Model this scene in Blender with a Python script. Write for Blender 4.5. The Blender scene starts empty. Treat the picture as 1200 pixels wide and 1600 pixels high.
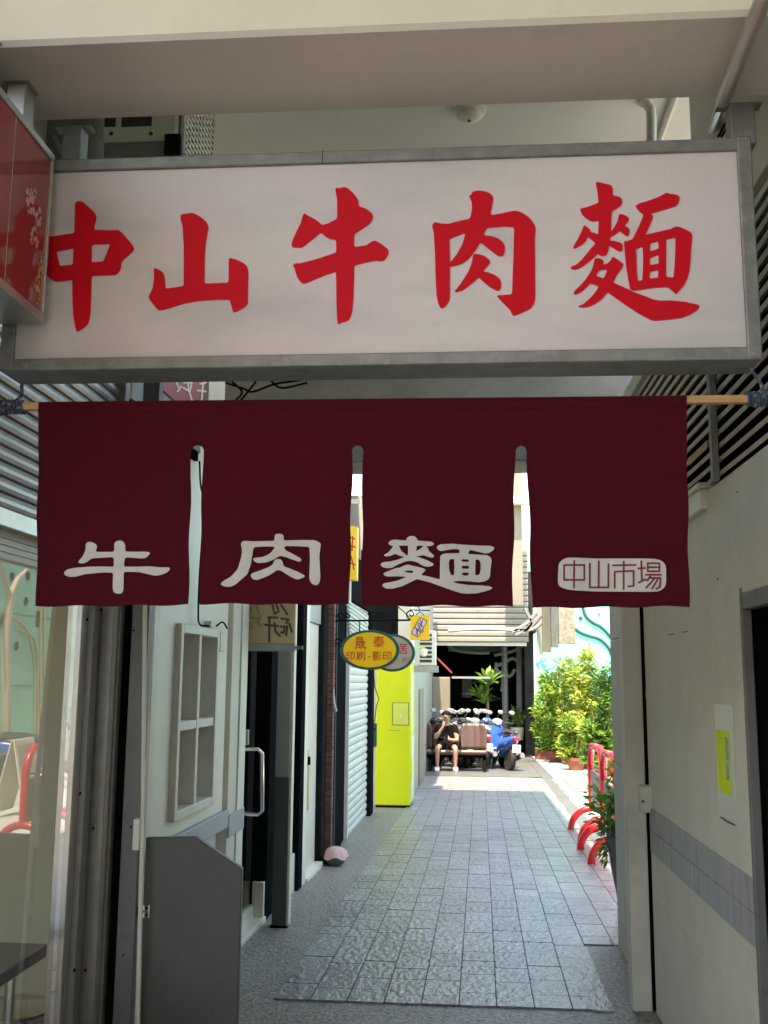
import bpy, bmesh, math, random
from math import sin, cos, pi, radians, sqrt
from mathutils import Vector, Matrix

# ------------------------------------------------------------------ scene, camera, light
sc = bpy.context.scene
COL = sc.collection
YAW, PITCH, ROLL, FPX, CAMH = 0.0792834, 0.1624347, 0.0085, 1580.0, 1.5
SL = 0.020                      # the walkway falls away from the camera
RC = Matrix.Rotation(YAW, 3, 'Z') @ Matrix.Rotation(pi/2 + PITCH, 3, 'X') @ Matrix.Rotation(ROLL, 3, 'Z')
CAM = Vector((0, 0, CAMH))
cd = bpy.data.cameras.new('camera')
cd.sensor_fit = 'VERTICAL'; cd.sensor_height = 36; cd.lens = FPX/1600*36
cd.clip_start = 0.05; cd.clip_end = 400
cam = bpy.data.objects.new('camera', cd); COL.objects.link(cam)
cam.matrix_world = Matrix.Translation(CAM) @ RC.to_4x4()
sc.camera = cam

SUN_EL, SUN_AZ = radians(66), None
SUND = Vector((0.06, 0.44, -1.0)).normalized()      # direction the light travels
w = bpy.data.worlds.new('World'); sc.world = w; w.use_nodes = True
nt = w.node_tree; bg = nt.nodes['Background']
sky = nt.nodes.new('ShaderNodeTexSky'); sky.sky_type = 'NISHITA'; sky.sun_disc = False
to_sun = -SUND
sky.sun_elevation = math.asin(to_sun.z); sky.sun_rotation = math.atan2(to_sun.x, to_sun.y)
nt.links.new(sky.outputs[0], bg.inputs[0]); bg.inputs[1].default_value = 0.15
sd = bpy.data.lights.new('sun', 'SUN'); sd.energy = 2.0; sd.angle = radians(0.6); sd.color = (1, .95, .87)
so = bpy.data.objects.new('sun', sd); COL.objects.link(so)
so.rotation_euler = SUND.to_track_quat('-Z', 'Y').to_euler(); so.location = (0, -5, 20)
sc.view_settings.view_transform = 'Standard'; sc.view_settings.look = 'None'
sc.view_settings.exposure = 2.95; sc.view_settings.gamma = 1.0
sc.view_settings.use_white_balance = True; sc.view_settings.white_balance_temperature = 8500; sc.view_settings.white_balance_tint = 13
sc.cycles.max_bounces = 10; sc.cycles.diffuse_bounces = 6; sc.cycles.glossy_bounces = 4
sc.cycles.transparent_max_bounces = 12; sc.cycles.use_denoising = True
sc.cycles.caustics_reflective = False; sc.cycles.caustics_refractive = False
sc.cycles.sample_clamp_indirect = 8

R = random.Random(7)

# ------------------------------------------------------------------ where a line of sight meets the place
def ray(px, py): return RC @ Vector(((px-600)/FPX, -(py-800)/FPX, -1))
def P(px, py, Y): d = ray(px, py); return CAM + d*(Y/d.y)
def W(px, py, X): d = ray(px, py); return CAM + d*(X/d.x)
def Zp(px, py, z): d = ray(px, py); return CAM + d*((z-CAMH)/d.z)
def F(px, py): d = ray(px, py); return CAM + d*(-CAMH/(d.z + SL*d.y))
LA, LB = -1.50, 0.0165
def XL(Y): return LA + LB*Y
def L(px, py): d = ray(px, py); return CAM + d*(LA/(d.x - LB*d.y))
def fz(Y): return -SL*Y
XG = -1.44                      # shop glass
def refl(px, py, X):            # where the mirror line of sight in the shop glass ends
    d = ray(px, py); t = (X + 0 - 2*XG)/(-d.x)
    return Vector((X, d.y*t, CAMH + d.z*t))

# ------------------------------------------------------------------ materials
MATS = {}
def mat(name, col, rough=.6, metal=0, var=.12, scale=6, bump=0, bscale=60, spec=.5, stain=None, sscale=3, sth=.6, rnd=0, coat=0, trans=0, emit=0, detail=6, stretch=None, bdist=.01, world=False):
    if name in MATS: return MATS[name]
    m = bpy.data.materials.new(name); m.use_nodes = True; n = m.node_tree.nodes; l = m.node_tree.links
    b = n['Principled BSDF']
    b.inputs['Roughness'].default_value = rough; b.inputs['Metallic'].default_value = metal
    b.inputs['Specular IOR Level'].default_value = spec; b.inputs['Coat Weight'].default_value = coat
    tc = n.new('ShaderNodeTexCoord'); src = tc.outputs['Object']
    if world: src = n.new('ShaderNodeNewGeometry').outputs['Position']
    if stretch:
        mp = n.new('ShaderNodeMapping'); mp.inputs['Scale'].default_value = stretch; l.new(src, mp.inputs[0]); src = mp.outputs[0]
    nz = n.new('ShaderNodeTexNoise'); nz.inputs['Scale'].default_value = scale; nz.inputs['Detail'].default_value = detail
    nz.inputs['Roughness'].default_value = .62
    l.new(src, nz.inputs['Vector'])
    mr = n.new('ShaderNodeMapRange'); mr.inputs[1].default_value = .25; mr.inputs[2].default_value = .75
    mr.inputs[3].default_value = 1-var; mr.inputs[4].default_value = 1+var
    l.new(nz.outputs['Fac'], mr.inputs[0])
    hs = n.new('ShaderNodeHueSaturation'); hs.inputs['Color'].default_value = (*col, 1)
    if rnd:
        oi = n.new('ShaderNodeObjectInfo'); r2 = n.new('ShaderNodeMapRange')
        r2.inputs[3].default_value = 1-rnd; r2.inputs[4].default_value = 1+rnd
        l.new(oi.outputs['Random'], r2.inputs[0])
        mu = n.new('ShaderNodeMath'); mu.operation = 'MULTIPLY'; l.new(mr.outputs[0], mu.inputs[0]); l.new(r2.outputs[0], mu.inputs[1])
        l.new(mu.outputs[0], hs.inputs['Value'])
    else: l.new(mr.outputs[0], hs.inputs['Value'])
    out = hs.outputs[0]
    if stain:
        n2 = n.new('ShaderNodeTexNoise'); n2.inputs['Scale'].default_value = sscale; n2.inputs['Detail'].default_value = 9
        n2.inputs['Roughness'].default_value = .7
        l.new(src, n2.inputs['Vector'])
        m2 = n.new('ShaderNodeMapRange'); m2.inputs[1].default_value = sth; m2.inputs[2].default_value = sth+.14
        l.new(n2.outputs['Fac'], m2.inputs[0])
        mx = n.new('ShaderNodeMixRGB'); mx.inputs[2].default_value = (*stain, 1)
        l.new(m2.outputs[0], mx.inputs[0]); l.new(out, mx.inputs[1]); out = mx.outputs[0]
    l.new(out, b.inputs['Base Color'])
    if bump:
        n3 = n.new('ShaderNodeTexNoise'); n3.inputs['Scale'].default_value = bscale; n3.inputs['Detail'].default_value = 4
        l.new(src, n3.inputs['Vector'])
        bp = n.new('ShaderNodeBump'); bp.inputs['Strength'].default_value = bump; bp.inputs['Distance'].default_value = bdist
        l.new(n3.outputs['Fac'], bp.inputs['Height']); l.new(bp.outputs[0], b.inputs['Normal'])
    if trans:
        t = n.new('ShaderNodeBsdfTranslucent'); l.new(out, t.inputs[0])
        ms = n.new('ShaderNodeMixShader'); ms.inputs[0].default_value = trans
        o = n['Material Output']; l.new(b.outputs[0], ms.inputs[1]); l.new(t.outputs[0], ms.inputs[2]); l.new(ms.outputs[0], o.inputs[0])
    MATS[name] = m; return m

def glass_mat(name, tint=(.93, .96, .95), ior=1.9):
    m = bpy.data.materials.new(name); m.use_nodes = True; n = m.node_tree.nodes; l = m.node_tree.links
    for x in list(n):
        if x.type == 'BSDF_PRINCIPLED': n.remove(x)
    tr = n.new('ShaderNodeBsdfTransparent'); tr.inputs[0].default_value = (*tint, 1)
    gl = n.new('ShaderNodeBsdfGlossy'); gl.inputs['Roughness'].default_value = .0
    lw = n.new('ShaderNodeLayerWeight'); lw.inputs[0].default_value = .5      # Schlick reflection of a thin two-sided pane
    pw = n.new('ShaderNodeMath'); pw.operation = 'POWER'; pw.inputs[1].default_value = 5; l.new(lw.outputs['Facing'], pw.inputs[0])
    ma = n.new('ShaderNodeMapRange'); r0 = ((ior-1)/(ior+1))**2*1.8; ma.inputs[3].default_value = r0; ma.inputs[4].default_value = 1
    l.new(pw.outputs[0], ma.inputs[0])
    mx = n.new('ShaderNodeMixShader'); l.new(ma.outputs[0], mx.inputs[0]); l.new(tr.outputs[0], mx.inputs[1]); l.new(gl.outputs[0], mx.inputs[2])
    l.new(mx.outputs[0], n['Material Output'].inputs[0]); return m

m_cream = mat('cream_paint', (.60, .57, .49), .55, var=.10, scale=3.2, bump=.15, bscale=35, stain=(.43, .40, .33), sscale=1.6, sth=.60)
m_ceil = mat('ceiling_paint', (.53, .50, .45), .7, var=.08, scale=2.2, bump=.2, bscale=22, stain=(.44, .41, .36), sscale=2.6, sth=.60)
m_white = mat('white_paint', (.70, .665, .575), .5, var=.06, scale=4, bump=.1, bscale=50, stain=(.46, .43, .36), sscale=4, sth=.64)
m_whitew = mat('white_wood', (.66, .63, .55), .5, var=.08, scale=9, bump=.2, bscale=70, stain=(.44, .42, .36), sscale=6, sth=.62)
m_alu = mat('aluminium', (.46, .44, .41), .38, metal=.85, var=.12, scale=14, stain=(.20, .18, .15), sscale=8, sth=.62)
m_alud = mat('dull_aluminium', (.27, .255, .235), .45, metal=.6, var=.15, scale=20, stain=(.14, .12, .10), sscale=9, sth=.6)
m_galv = mat('galvanised_steel', (.20, .205, .20), .55, metal=.55, var=.25, scale=18, stain=(.36, .35, .33), sscale=30, sth=.60, bump=.2, bscale=90)
m_dark = mat('black_paint', (.012, .013, .014), .75, var=.3, scale=5, spec=0)
m_black = mat('matt_black', (.006, .006, .006), .9, var=.3, spec=0)
m_greyp = mat('grey_panel_paint', (.072, .072, .064), .5, var=.16, scale=3.5, bump=.12, bscale=90, stain=(.10, .098, .088), sscale=5, sth=.62)
m_postg = mat('grey_post_paint', (.13, .13, .125), .55, var=.14, scale=7, stain=(.07, .066, .06), sscale=9, sth=.6)
m_dgrey = mat('dark_grey_paint', (.055, .062, .062), .5, var=.1)
m_lgrey = mat('light_grey_paint', (.34, .34, .32), .5, var=.06)
m_blueg = mat('blue_grey_paint', (.33, .36, .38), .55, var=.1, stain=(.20, .20, .20), sscale=7, sth=.62)
m_steel = mat('brushed_steel', (.62, .60, .57), .22, metal=1, var=.06, scale=30)
m_chrome = mat('chrome', (.8, .8, .8), .08, metal=1, var=.03)
m_red = mat('red_vinyl', (.53, .004, .014), .6, var=.05, scale=10, spec=.15)
m_redpaint = mat('red_enamel', (.62, .012, .022), .25, var=.06, scale=8, coat=.4)
m_maroon = mat('maroon_cotton', (.052, .0030, .0075), .92, var=.10, scale=3.5, bump=.5, bscale=420, spec=.1, bdist=.002)
m_print = mat('white_print', (.40, .39, .375), .85, var=.09, scale=25, bump=.25, bscale=200, stain=(.33, .31, .30), sscale=14, sth=.6, bdist=.002)
m_maroon2 = mat('maroon_print', (.15, .012, .022), .9, var=.1)
m_wood = mat('bamboo_wood', (.38, .22, .09), .5, var=.22, scale=14, stretch=(1, 12, 12))
m_cord = mat('indigo_cord', (.022, .032, .065), .9, var=.6, scale=120, stain=(.30, .32, .36), sscale=110, sth=.52)
m_conc = mat('raw_concrete', (.20, .195, .18), .85, var=.2, scale=4, bump=.3, bscale=30, stain=(.10, .10, .09), sscale=2.5, sth=.6)
m_slate = mat('slate_tile', (.185, .20, .21), .30, var=.30, scale=5, bump=.62, bscale=26, spec=.6, rnd=.22, stain=(.29, .29, .27), sscale=26, sth=.60, bdist=.03, world=True, stretch=(1, .55, 1))
m_slateg = mat('pale_slate_tile', (.095, .10, .098), .45, var=.2, scale=9, bump=.5, bscale=16, rnd=.14, bdist=.02)
m_grout = mat('grout', (.115, .115, .108), .9, var=.2, scale=30)
m_pebble = mat('washed_pebble', (.215, .205, .18), .5, var=.85, scale=52, bump=.8, bscale=50, stain=(.50, .48, .43), sscale=58, sth=.58, detail=2)
m_yard = mat('yard_paving', (.56, .55, .52), .75, var=.12, scale=3, bump=.2, bscale=30, stain=(.40, .39, .36), sscale=2, sth=.6)
m_wtile = mat('white_floor_tile', (.20, .205, .205), .4, var=.14, rnd=.08)
m_bandt = mat('grey_wall_tile', (.27, .265, .265), .35, var=.3, scale=22, world=True, stretch=(1, 1, .18), stain=(.40, .39, .38), sscale=20, sth=.56, rnd=.1)
m_brick = mat('dark_brick', (.115, .048, .036), .8, var=.3, scale=30, bump=.4, bscale=80, rnd=.25)
m_yellow = mat('lime_yellow_paint', (.60, .65, .010), .5, var=.05, scale=3, stain=(.55, .62, .05), sscale=4, sth=.66)
m_yelcab = mat('yellow_board', (.85, .52, .01), .45, var=.05)
m_green = mat('bottle_green_paint', (.02, .085, .06), .4, var=.1)
m_beige = mat('beige_board', (.58, .45, .25), .6, var=.09, scale=5)
m_beige2 = mat('tan_board', (.19, .165, .12), .6, var=.09, scale=5)
m_ink = mat('faded_ink', (.09, .085, .07), .8, var=.3)
m_inkf = mat('pale_ink', (.36, .28, .16), .8, var=.2)
m_redink = mat('red_ink', (.55, .02, .015), .6, var=.1)
m_teal = mat('teal_wall_paint', (.22, .60, .44), .7, var=.1, scale=1.2, stain=(.22, .50, .37), sscale=1.0, sth=.58, bump=.1, bscale=20)
m_teal2 = mat('cyan_wall_paint', (.16, .66, .62), .6, var=.06, scale=1.2)
m_tealdk = mat('dark_teal_pipe', (.004, .055, .042), .5, var=.1)
m_stone = mat('rough_stone', (.24, .21, .155), .9, var=.35, scale=7, bump=.6, bscale=12, bdist=.03)
m_olive = mat('olive_room_paint', (.52, .49, .35), .6, var=.05, scale=1.3, stain=(.42, .39, .27), sscale=4, sth=.68)
m_tablet = mat('table_laminate', (.16, .145, .13), .3, var=.05)
m_shut = mat('shutter_steel', (.40, .40, .39), .42, metal=.7, var=.15, scale=8, stain=(.20, .20, .19), sscale=4, sth=.6)
m_shutw = mat('pale_shutter', (.56, .57, .56), .45, metal=.15, var=.08, scale=5, stain=(.42, .42, .40), sscale=4, sth=.62)
m_terra = mat('terracotta', (.20, .065, .045), .8, var=.2, scale=10)
m_potg = mat('grey_glazed_pot', (.12, .12, .12), .35, var=.15, scale=6)
m_leather = mat('brown_vinyl', (.075, .040, .032), .38, var=.12, scale=14)
m_skin = mat('skin', (.38, .215, .15), .55, var=.06)
m_cloth = mat('black_tshirt', (.008, .008, .010), .95, var=.2, spec=.05)
m_hair = mat('black_hair', (.006, .005, .005), .6, var=.3, spec=.15)
m_shoe = mat('white_shoe', (.72, .71, .69), .6, var=.06)
m_rubber = mat('tyre_rubber', (.018, .018, .018), .8, var=.2)
m_plw = mat('white_scooter_paint', (.42, .43, .44), .22, var=.04, coat=.4)
m_plb = mat('blue_scooter_paint', (.02, .12, .55), .25, var=.05, coat=.4)
m_plk = mat('black_scooter_paint', (.02, .021, .024), .25, var=.1, coat=.4)
m_plg = mat('silver_scooter_paint', (.33, .34, .35), .28, metal=.4, var=.05, coat=.3)
m_plr = mat('dark_red_scooter_paint', (.22, .015, .02), .25, var=.05, coat=.4)
m_lamp = mat('clear_lens', (.75, .75, .74), .1, var=.05)
m_tail = mat('red_lens', (.5, .02, .02), .15, var=.05)
m_acw = mat('ac_casing', (.62, .60, .52), .5, var=.06, stain=(.40, .37, .29), sscale=5, sth=.6)
m_acd = mat('ac_dark', (.03, .03, .03), .6, var=.2)
m_leaf = [mat('leaf_%s' % n, c, .42, var=.3, scale=12, trans=.35, spec=.4) for n, c in
          (('mid', (.14, .28, .05)), ('lime', (.30, .44, .065)), ('dark', (.06, .14, .04)), ('yellow', (.44, .48, .10)))]
m_stem = mat('plant_stem', (.20, .14, .075), .8, var=.3)
m_bark = mat('pale_bark', (.52, .46, .36), .85, var=.2, scale=14, bump=.4, bscale=40)
m_sid = mat('cream_siding', (.24, .22, .175), .55, var=.08, scale=3, stain=(.15, .135, .105), sscale=4, sth=.58)
m_darkw = mat('near_black_wall', (.030, .029, .028), .85, var=.4, scale=2, spec=.2)  # near-black walls of the dark rooms and the passage
m_pipe = mat('grey_pvc', (.30, .30, .28), .5, var=.15, scale=9)
m_blueb = mat('blue_plastic', (.02, .20, .38), .4, var=.05)
m_pink = mat('pink_cloth', (.62, .40, .40), .9, var=.12)
m_poster = mat('neon_yellow_paper', (.62, .78, .015), .7, var=.04)
m_film = mat('clear_film', (.52, .50, .44), .22, var=.04)
m_tyel = mat('sign_yellow', (.86, .50, .008), .45, var=.05, scale=4)
m_gold = mat('gold_stain', (.42, .27, .06), .7, var=.3, scale=30)
m_glass = glass_mat('window_glass', (.95, .97, .95), 1.7)
m_glassd = glass_mat('door_glass', (.55, .60, .60), 1.6)

def acrylic():
    m = bpy.data.materials.new('milky_acrylic'); m.use_nodes = True; n = m.node_tree.nodes; l = m.node_tree.links
    b = n['Principled BSDF']; b.inputs['Roughness'].default_value = .32; b.inputs['Specular IOR Level'].default_value = .35
    tc = n.new('ShaderNodeTexCoord')
    nz = n.new('ShaderNodeTexNoise'); nz.inputs['Scale'].default_value = 3.2; nz.inputs['Detail'].default_value = 3; l.new(tc.outputs['Object'], nz.inputs[0])
    cr = n.new('ShaderNodeValToRGB'); cr.color_ramp.elements[0].position = .36; cr.color_ramp.elements[1].position = .66
    cr.color_ramp.elements[0].color = (.76, .725, .715, 1); cr.color_ramp.elements[1].color = (.765, .69, .72, 1)
    l.new(nz.outputs[0], cr.inputs[0])
    n2 = n.new('ShaderNodeTexNoise'); n2.inputs['Scale'].default_value = 40; n2.inputs['Detail'].default_value = 6; l.new(tc.outputs['Object'], n2.inputs[0])
    mr = n.new('ShaderNodeMapRange'); mr.inputs[3].default_value = .965; mr.inputs[4].default_value = 1.035; l.new(n2.outputs[0], mr.inputs[0])
    hs = n.new('ShaderNodeHueSaturation'); l.new(cr.outputs[0], hs.inputs['Color']); l.new(mr.outputs[0], hs.inputs['Value'])
    # grey smears painted in for the soft shadows inside the light box
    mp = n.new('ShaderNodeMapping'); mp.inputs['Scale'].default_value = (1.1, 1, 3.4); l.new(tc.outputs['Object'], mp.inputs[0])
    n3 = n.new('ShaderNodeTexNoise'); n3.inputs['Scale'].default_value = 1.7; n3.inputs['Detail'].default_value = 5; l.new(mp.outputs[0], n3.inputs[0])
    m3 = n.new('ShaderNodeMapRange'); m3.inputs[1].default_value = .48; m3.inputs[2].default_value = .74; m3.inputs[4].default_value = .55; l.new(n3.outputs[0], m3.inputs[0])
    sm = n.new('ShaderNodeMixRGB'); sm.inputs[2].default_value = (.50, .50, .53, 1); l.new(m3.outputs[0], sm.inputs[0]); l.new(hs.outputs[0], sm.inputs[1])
    l.new(sm.outputs[0], b.inputs['Base Color'])
    t = n.new('ShaderNodeBsdfTranslucent'); l.new(sm.outputs[0], t.inputs[0])
    ms = n.new('ShaderNodeMixShader'); ms.inputs[0].default_value = .36
    l.new(b.outputs[0], ms.inputs[1]); l.new(t.outputs[0], ms.inputs[2]); l.new(ms.outputs[0], n['Material Output'].inputs[0])
    return m
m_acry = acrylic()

# ------------------------------------------------------------------ mesh builder
class B:
    def __init__(s): s.v = []; s.f = []
    def add(s, vs, fs):
        o = len(s.v); s.v += [tuple(v) for v in vs]; s.f += [tuple(i+o for i in f) for f in fs]; return s
    def box(s, x0, x1, y0, y1, z0, z1):
        return s.add([(x0,y0,z0),(x1,y0,z0),(x1,y1,z0),(x0,y1,z0),(x0,y0,z1),(x1,y0,z1),(x1,y1,z1),(x0,y1,z1)],
                     [(0,3,2,1),(4,5,6,7),(0,1,5,4),(1,2,6,5),(2,3,7,6),(3,0,4,7)])
    def hexa(s, p):   # 8 points, bottom ring then top ring
        return s.add(p, [(0,3,2,1),(4,5,6,7),(0,1,5,4),(1,2,6,5),(2,3,7,6),(3,0,4,7)])
    def prism(s, poly, vec):
        n = len(poly); v = [Vector(p) for p in poly]; u = [p + Vector(vec) for p in v]
        return s.add(v+u, [tuple(range(n))[::-1], tuple(range(n, 2*n))] + [(i, (i+1) % n, n+(i+1) % n, n+i) for i in range(n)])
    def quad(s, a, b, c, d): return s.add([a, b, c, d], [(0,1,2,3)])
    def tube(s, path, r, n=8, cap=True):
        path = [Vector(p) for p in path]; rs = r if isinstance(r, (list, tuple)) else [r]*len(path)
        rings = []; up = None
        for i, p in enumerate(path):
            a = path[max(i-1, 0)]; b = path[min(i+1, len(path)-1)]; t = (b-a)
            t = t.normalized() if t.length > 1e-9 else Vector((0,0,1))
            if up is None:
                up = Vector((0,0,1)) if abs(t.z) < .9 else Vector((1,0,0))
            u = up - t*up.dot(t)
            if u.length < 1e-4: u = Vector((1,0,0)) - t*t.x
            u.normalize(); up = u; w_ = t.cross(u)
            rings.append([p + (u*cos(2*pi*k/n) + w_*sin(2*pi*k/n))*rs[i] for k in range(n)])
        o = [q for r_ in rings for q in r_]; fs = []
        for i in range(len(path)-1):
            for k in range(n): fs.append((i*n+k, i*n+(k+1) % n, (i+1)*n+(k+1) % n, (i+1)*n+k))
        if cap: fs += [tuple(range(n))[::-1], tuple((len(path)-1)*n+k for k in range(n))]
        return s.add(o, fs)
    def ctube(s, path, r, n=8):
        p = [Vector(q) for q in path]; p = [p[0]*2-p[1]]+p+[p[-1]*2-p[-2]]; out = []
        for i in range(1, len(p)-2):
            for k in range(6):
                t = k/6; a, b, c, d = p[i-1], p[i], p[i+1], p[i+2]
                out.append(.5*((2*b)+(c-a)*t+(2*a-5*b+4*c-d)*t*t+(3*b-a-3*c+d)*t**3))
        return s.tube(out+[p[-2]], r, n)
    def lathe(s, prof, c=(0,0,0), n=20, axis='z'):
        c = Vector(c); o = []
        for r, h in prof:
            for k in range(n):
                a = 2*pi*k/n
                q = Vector((r*cos(a), r*sin(a), h)) if axis == 'z' else (Vector((r*cos(a), h, r*sin(a))) if axis == 'y' else Vector((h, r*cos(a), r*sin(a))))
                o.append(c+q)
        fs = []
        for i in range(len(prof)-1):
            for k in range(n): fs.append((i*n+k, i*n+(k+1) % n, (i+1)*n+(k+1) % n, (i+1)*n+k))
        fs += [tuple(range(n))[::-1], tuple((len(prof)-1)*n+k for k in range(n))]
        return s.add(o, fs)
    def loft(s, rings, cap=True):
        n = len(rings[0]); o = [q for r_ in rings for q in r_]; fs = []
        for i in range(len(rings)-1):
            for k in range(n): fs.append((i*n+k, i*n+(k+1) % n, (i+1)*n+(k+1) % n, (i+1)*n+k))
        if cap: fs += [tuple(range(n))[::-1], tuple((len(rings)-1)*n+k for k in range(n))]
        return s.add(o, fs)
    def mesh(s, name, m, bevel=0, smooth=False):
        me = bpy.data.meshes.new(name); me.from_pydata(s.v, [], s.f); me.update()
        bm = bmesh.new(); bm.from_mesh(me)
        bmesh.ops.recalc_face_normals(bm, faces=bm.faces)
        if bevel:
            es = [e for e in bm.edges if len(e.link_faces) == 2 and e.calc_face_angle(0) > .5]
            bmesh.ops.bevel(bm, geom=es, offset=bevel, segments=1, affect='EDGES', clamp_overlap=True)
        bm.to_mesh(me); bm.free()
        if smooth:
            me.shade_smooth()
            try: me.set_sharp_from_angle(angle=radians(40))
            except Exception: pass
        me.materials.append(m); return me
    def build(s, name, m, parent=None, bevel=0, smooth=False, kind=None, label=None):
        return link(name, s.mesh(name, m, bevel, smooth), parent, kind, label)

def link(name, me, parent=None, kind=None, label=None):
    o = bpy.data.objects.new(name, me); COL.objects.link(o)
    if parent is not None:
        o.parent = parent
        q = parent; off = Vector((0,0,0))
        while q is not None:
            off += q.location; q = q.parent
        o.location = -off
    if kind: o['kind'] = kind
    if label: o['label'] = label
    return o
def thing(name, label, cat, loc=(0,0,0), group=None):
    o = bpy.data.objects.new(name, None); COL.objects.link(o); o.location = loc; o.empty_display_size = .1
    o['label'] = label; o['category'] = cat
    if group: o['group'] = group
    return o
def tag(o, label, cat, group=None):
    o['label'] = label; o['category'] = cat
    if group: o['group'] = group
    return o
def copy_tree(o, parent=None):
    c = o.copy(); COL.objects.link(c); c.parent = parent
    for ch in list(o.children): copy_tree(ch, c)
    return c

def glyph_mesh(name, comps, tf, m, depth_vec, grid=None):
    """comps: list of (outer, [holes]) in flat coordinates; tf maps (x, y) -> Vector; solid of small depth"""
    bm = bmesh.new()
    for outer, holes in comps:
        cu = bpy.data.curves.new('c', 'CURVE'); cu.dimensions = '2D'; cu.fill_mode = 'BOTH'
        for pl in [outer]+holes:
            pts = smooth_poly(pl)
            sp = cu.splines.new('POLY'); sp.points.add(len(pts)-1)
            for i, (x, y) in enumerate(pts): sp.points[i].co = (x, -y, 0, 1)
            sp.use_cyclic_u = True
        ob = bpy.data.objects.new('c', cu); COL.objects.link(ob)
        me = bpy.data.meshes.new_from_object(ob.evaluated_get(bpy.context.evaluated_depsgraph_get()))
        bpy.data.objects.remove(ob); bpy.data.curves.remove(cu)
        bm.from_mesh(me); bpy.data.meshes.remove(me)
    bmesh.ops.remove_doubles(bm, verts=bm.verts, dist=1e-5)
    if grid:
        for ax in (0, 1):
            lo = min(v.co[ax] for v in bm.verts); hi = max(v.co[ax] for v in bm.verts); q = lo+grid
            while q < hi:
                pn = [0,0,0]; pn[ax] = 1; pc = [0,0,0]; pc[ax] = q
                bmesh.ops.bisect_plane(bm, geom=bm.verts[:]+bm.edges[:]+bm.faces[:], plane_co=pc, plane_no=pn); q += grid
    for v in bm.verts: v.co = tf(v.co.x, -v.co.y)
    ret = bmesh.ops.extrude_face_region(bm, geom=bm.faces[:])
    for v in ret['geom']:
        if isinstance(v, bmesh.types.BMVert): v.co += Vector(depth_vec)
    bmesh.ops.recalc_face_normals(bm, faces=bm.faces)
    me = bpy.data.meshes.new(name); bm.to_mesh(me); bm.free(); me.materials.append(m); return me
def smooth_poly(pl):
    """round the corners a little (one Chaikin pass that keeps sharp ones nearly in place)"""
    n = len(pl); out = []
    for i in range(n):
        a, b = pl[i], pl[(i+1) % n]
        L_ = sqrt((a[0]-b[0])**2+(a[1]-b[1])**2) or 1; t = min(.25, 14/L_)
        out.append((a[0]+(b[0]-a[0])*t, a[1]+(b[1]-a[1])*t)); out.append((b[0]+(a[0]-b[0])*t, b[1]+(a[1]-b[1])*t))
    return out
def text_mesh(name, body, m, size, origin, ux, uy, depth=.002, align='CENTER', xs=1.0):
    cu = bpy.data.curves.new('t', 'FONT'); cu.body = body; cu.size = size; cu.align_x = align; cu.align_y = 'CENTER'; cu.extrude = depth/2; cu.offset = size*.003
    ob = bpy.data.objects.new('t', cu); COL.objects.link(ob)
    me = bpy.data.meshes.new_from_object(ob.evaluated_get(bpy.context.evaluated_depsgraph_get()))
    bpy.data.objects.remove(ob); bpy.data.curves.remove(cu)
    ux = Vector(ux).normalized(); uy = Vector(uy).normalized(); uz = ux.cross(uy); o = Vector(origin)
    for v in me.vertices: v.co = o + ux*(v.co.x*xs) + uy*v.co.y + uz*v.co.z
    me.name = name; me.materials.clear(); me.materials.append(m); return me
def ribbons(strokes, tf, wd, lift, m, name):
    """flat brush strokes; tf(x, y, lift) -> Vector"""
    b = B(); k = 0
    for st in strokes:
        st = [Vector((x, y)) for x, y in st]
        for i in range(len(st)-1):
            a, c = st[i], st[i+1]; d = (c-a).normalized()*wd/2; nrm = Vector((-d.y, d.x))
            a2 = a-d*.6; c2 = c+d*.6; h = lift + .00012*(k % 9); k += 1; nseg = max(1, int((c-a).length/40))
            for q in range(nseg):
                p0 = a2.lerp(c2, q/nseg); p1 = a2.lerp(c2, (q+1)/nseg)
                b.quad(tf(*(p0-nrm), h), tf(*(p1-nrm), h), tf(*(p1+nrm), h), tf(*(p0+nrm), h))
    return b.mesh(name, m)

# ================================================================== SETTING: ground
b = B(); Y0, Y1 = -6, 62
b.quad((-6, Y0, fz(Y0)), (1.3, Y0, fz(Y0)), (1.3, Y1, fz(Y1)), (-6, Y1, fz(Y1)))
floor = b.build('walkway', m_pebble, kind='structure')
b = B(); b.quad((1.3, Y0, fz(Y0)-.01), (60, Y0, fz(Y0)-.01), (60, Y1, fz(Y1)-.01), (1.3, Y1, fz(Y1)-.01))
b.quad((-60, Y0, fz(Y0)-.3), (-6, Y0, fz(Y0)-.3), (-6, Y1, fz(Y1)-.3), (-60, Y1, fz(Y1)-.3))
yard = b.build('courtyard_ground', m_yard, kind='structure')
b = B(); b.quad((-60, -60, .02), (60, -60, .02), (60, Y0, fz(Y0)+.0), (-60, Y0, fz(Y0)+.0))
b.build('street', m_yard, kind='structure')
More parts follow.
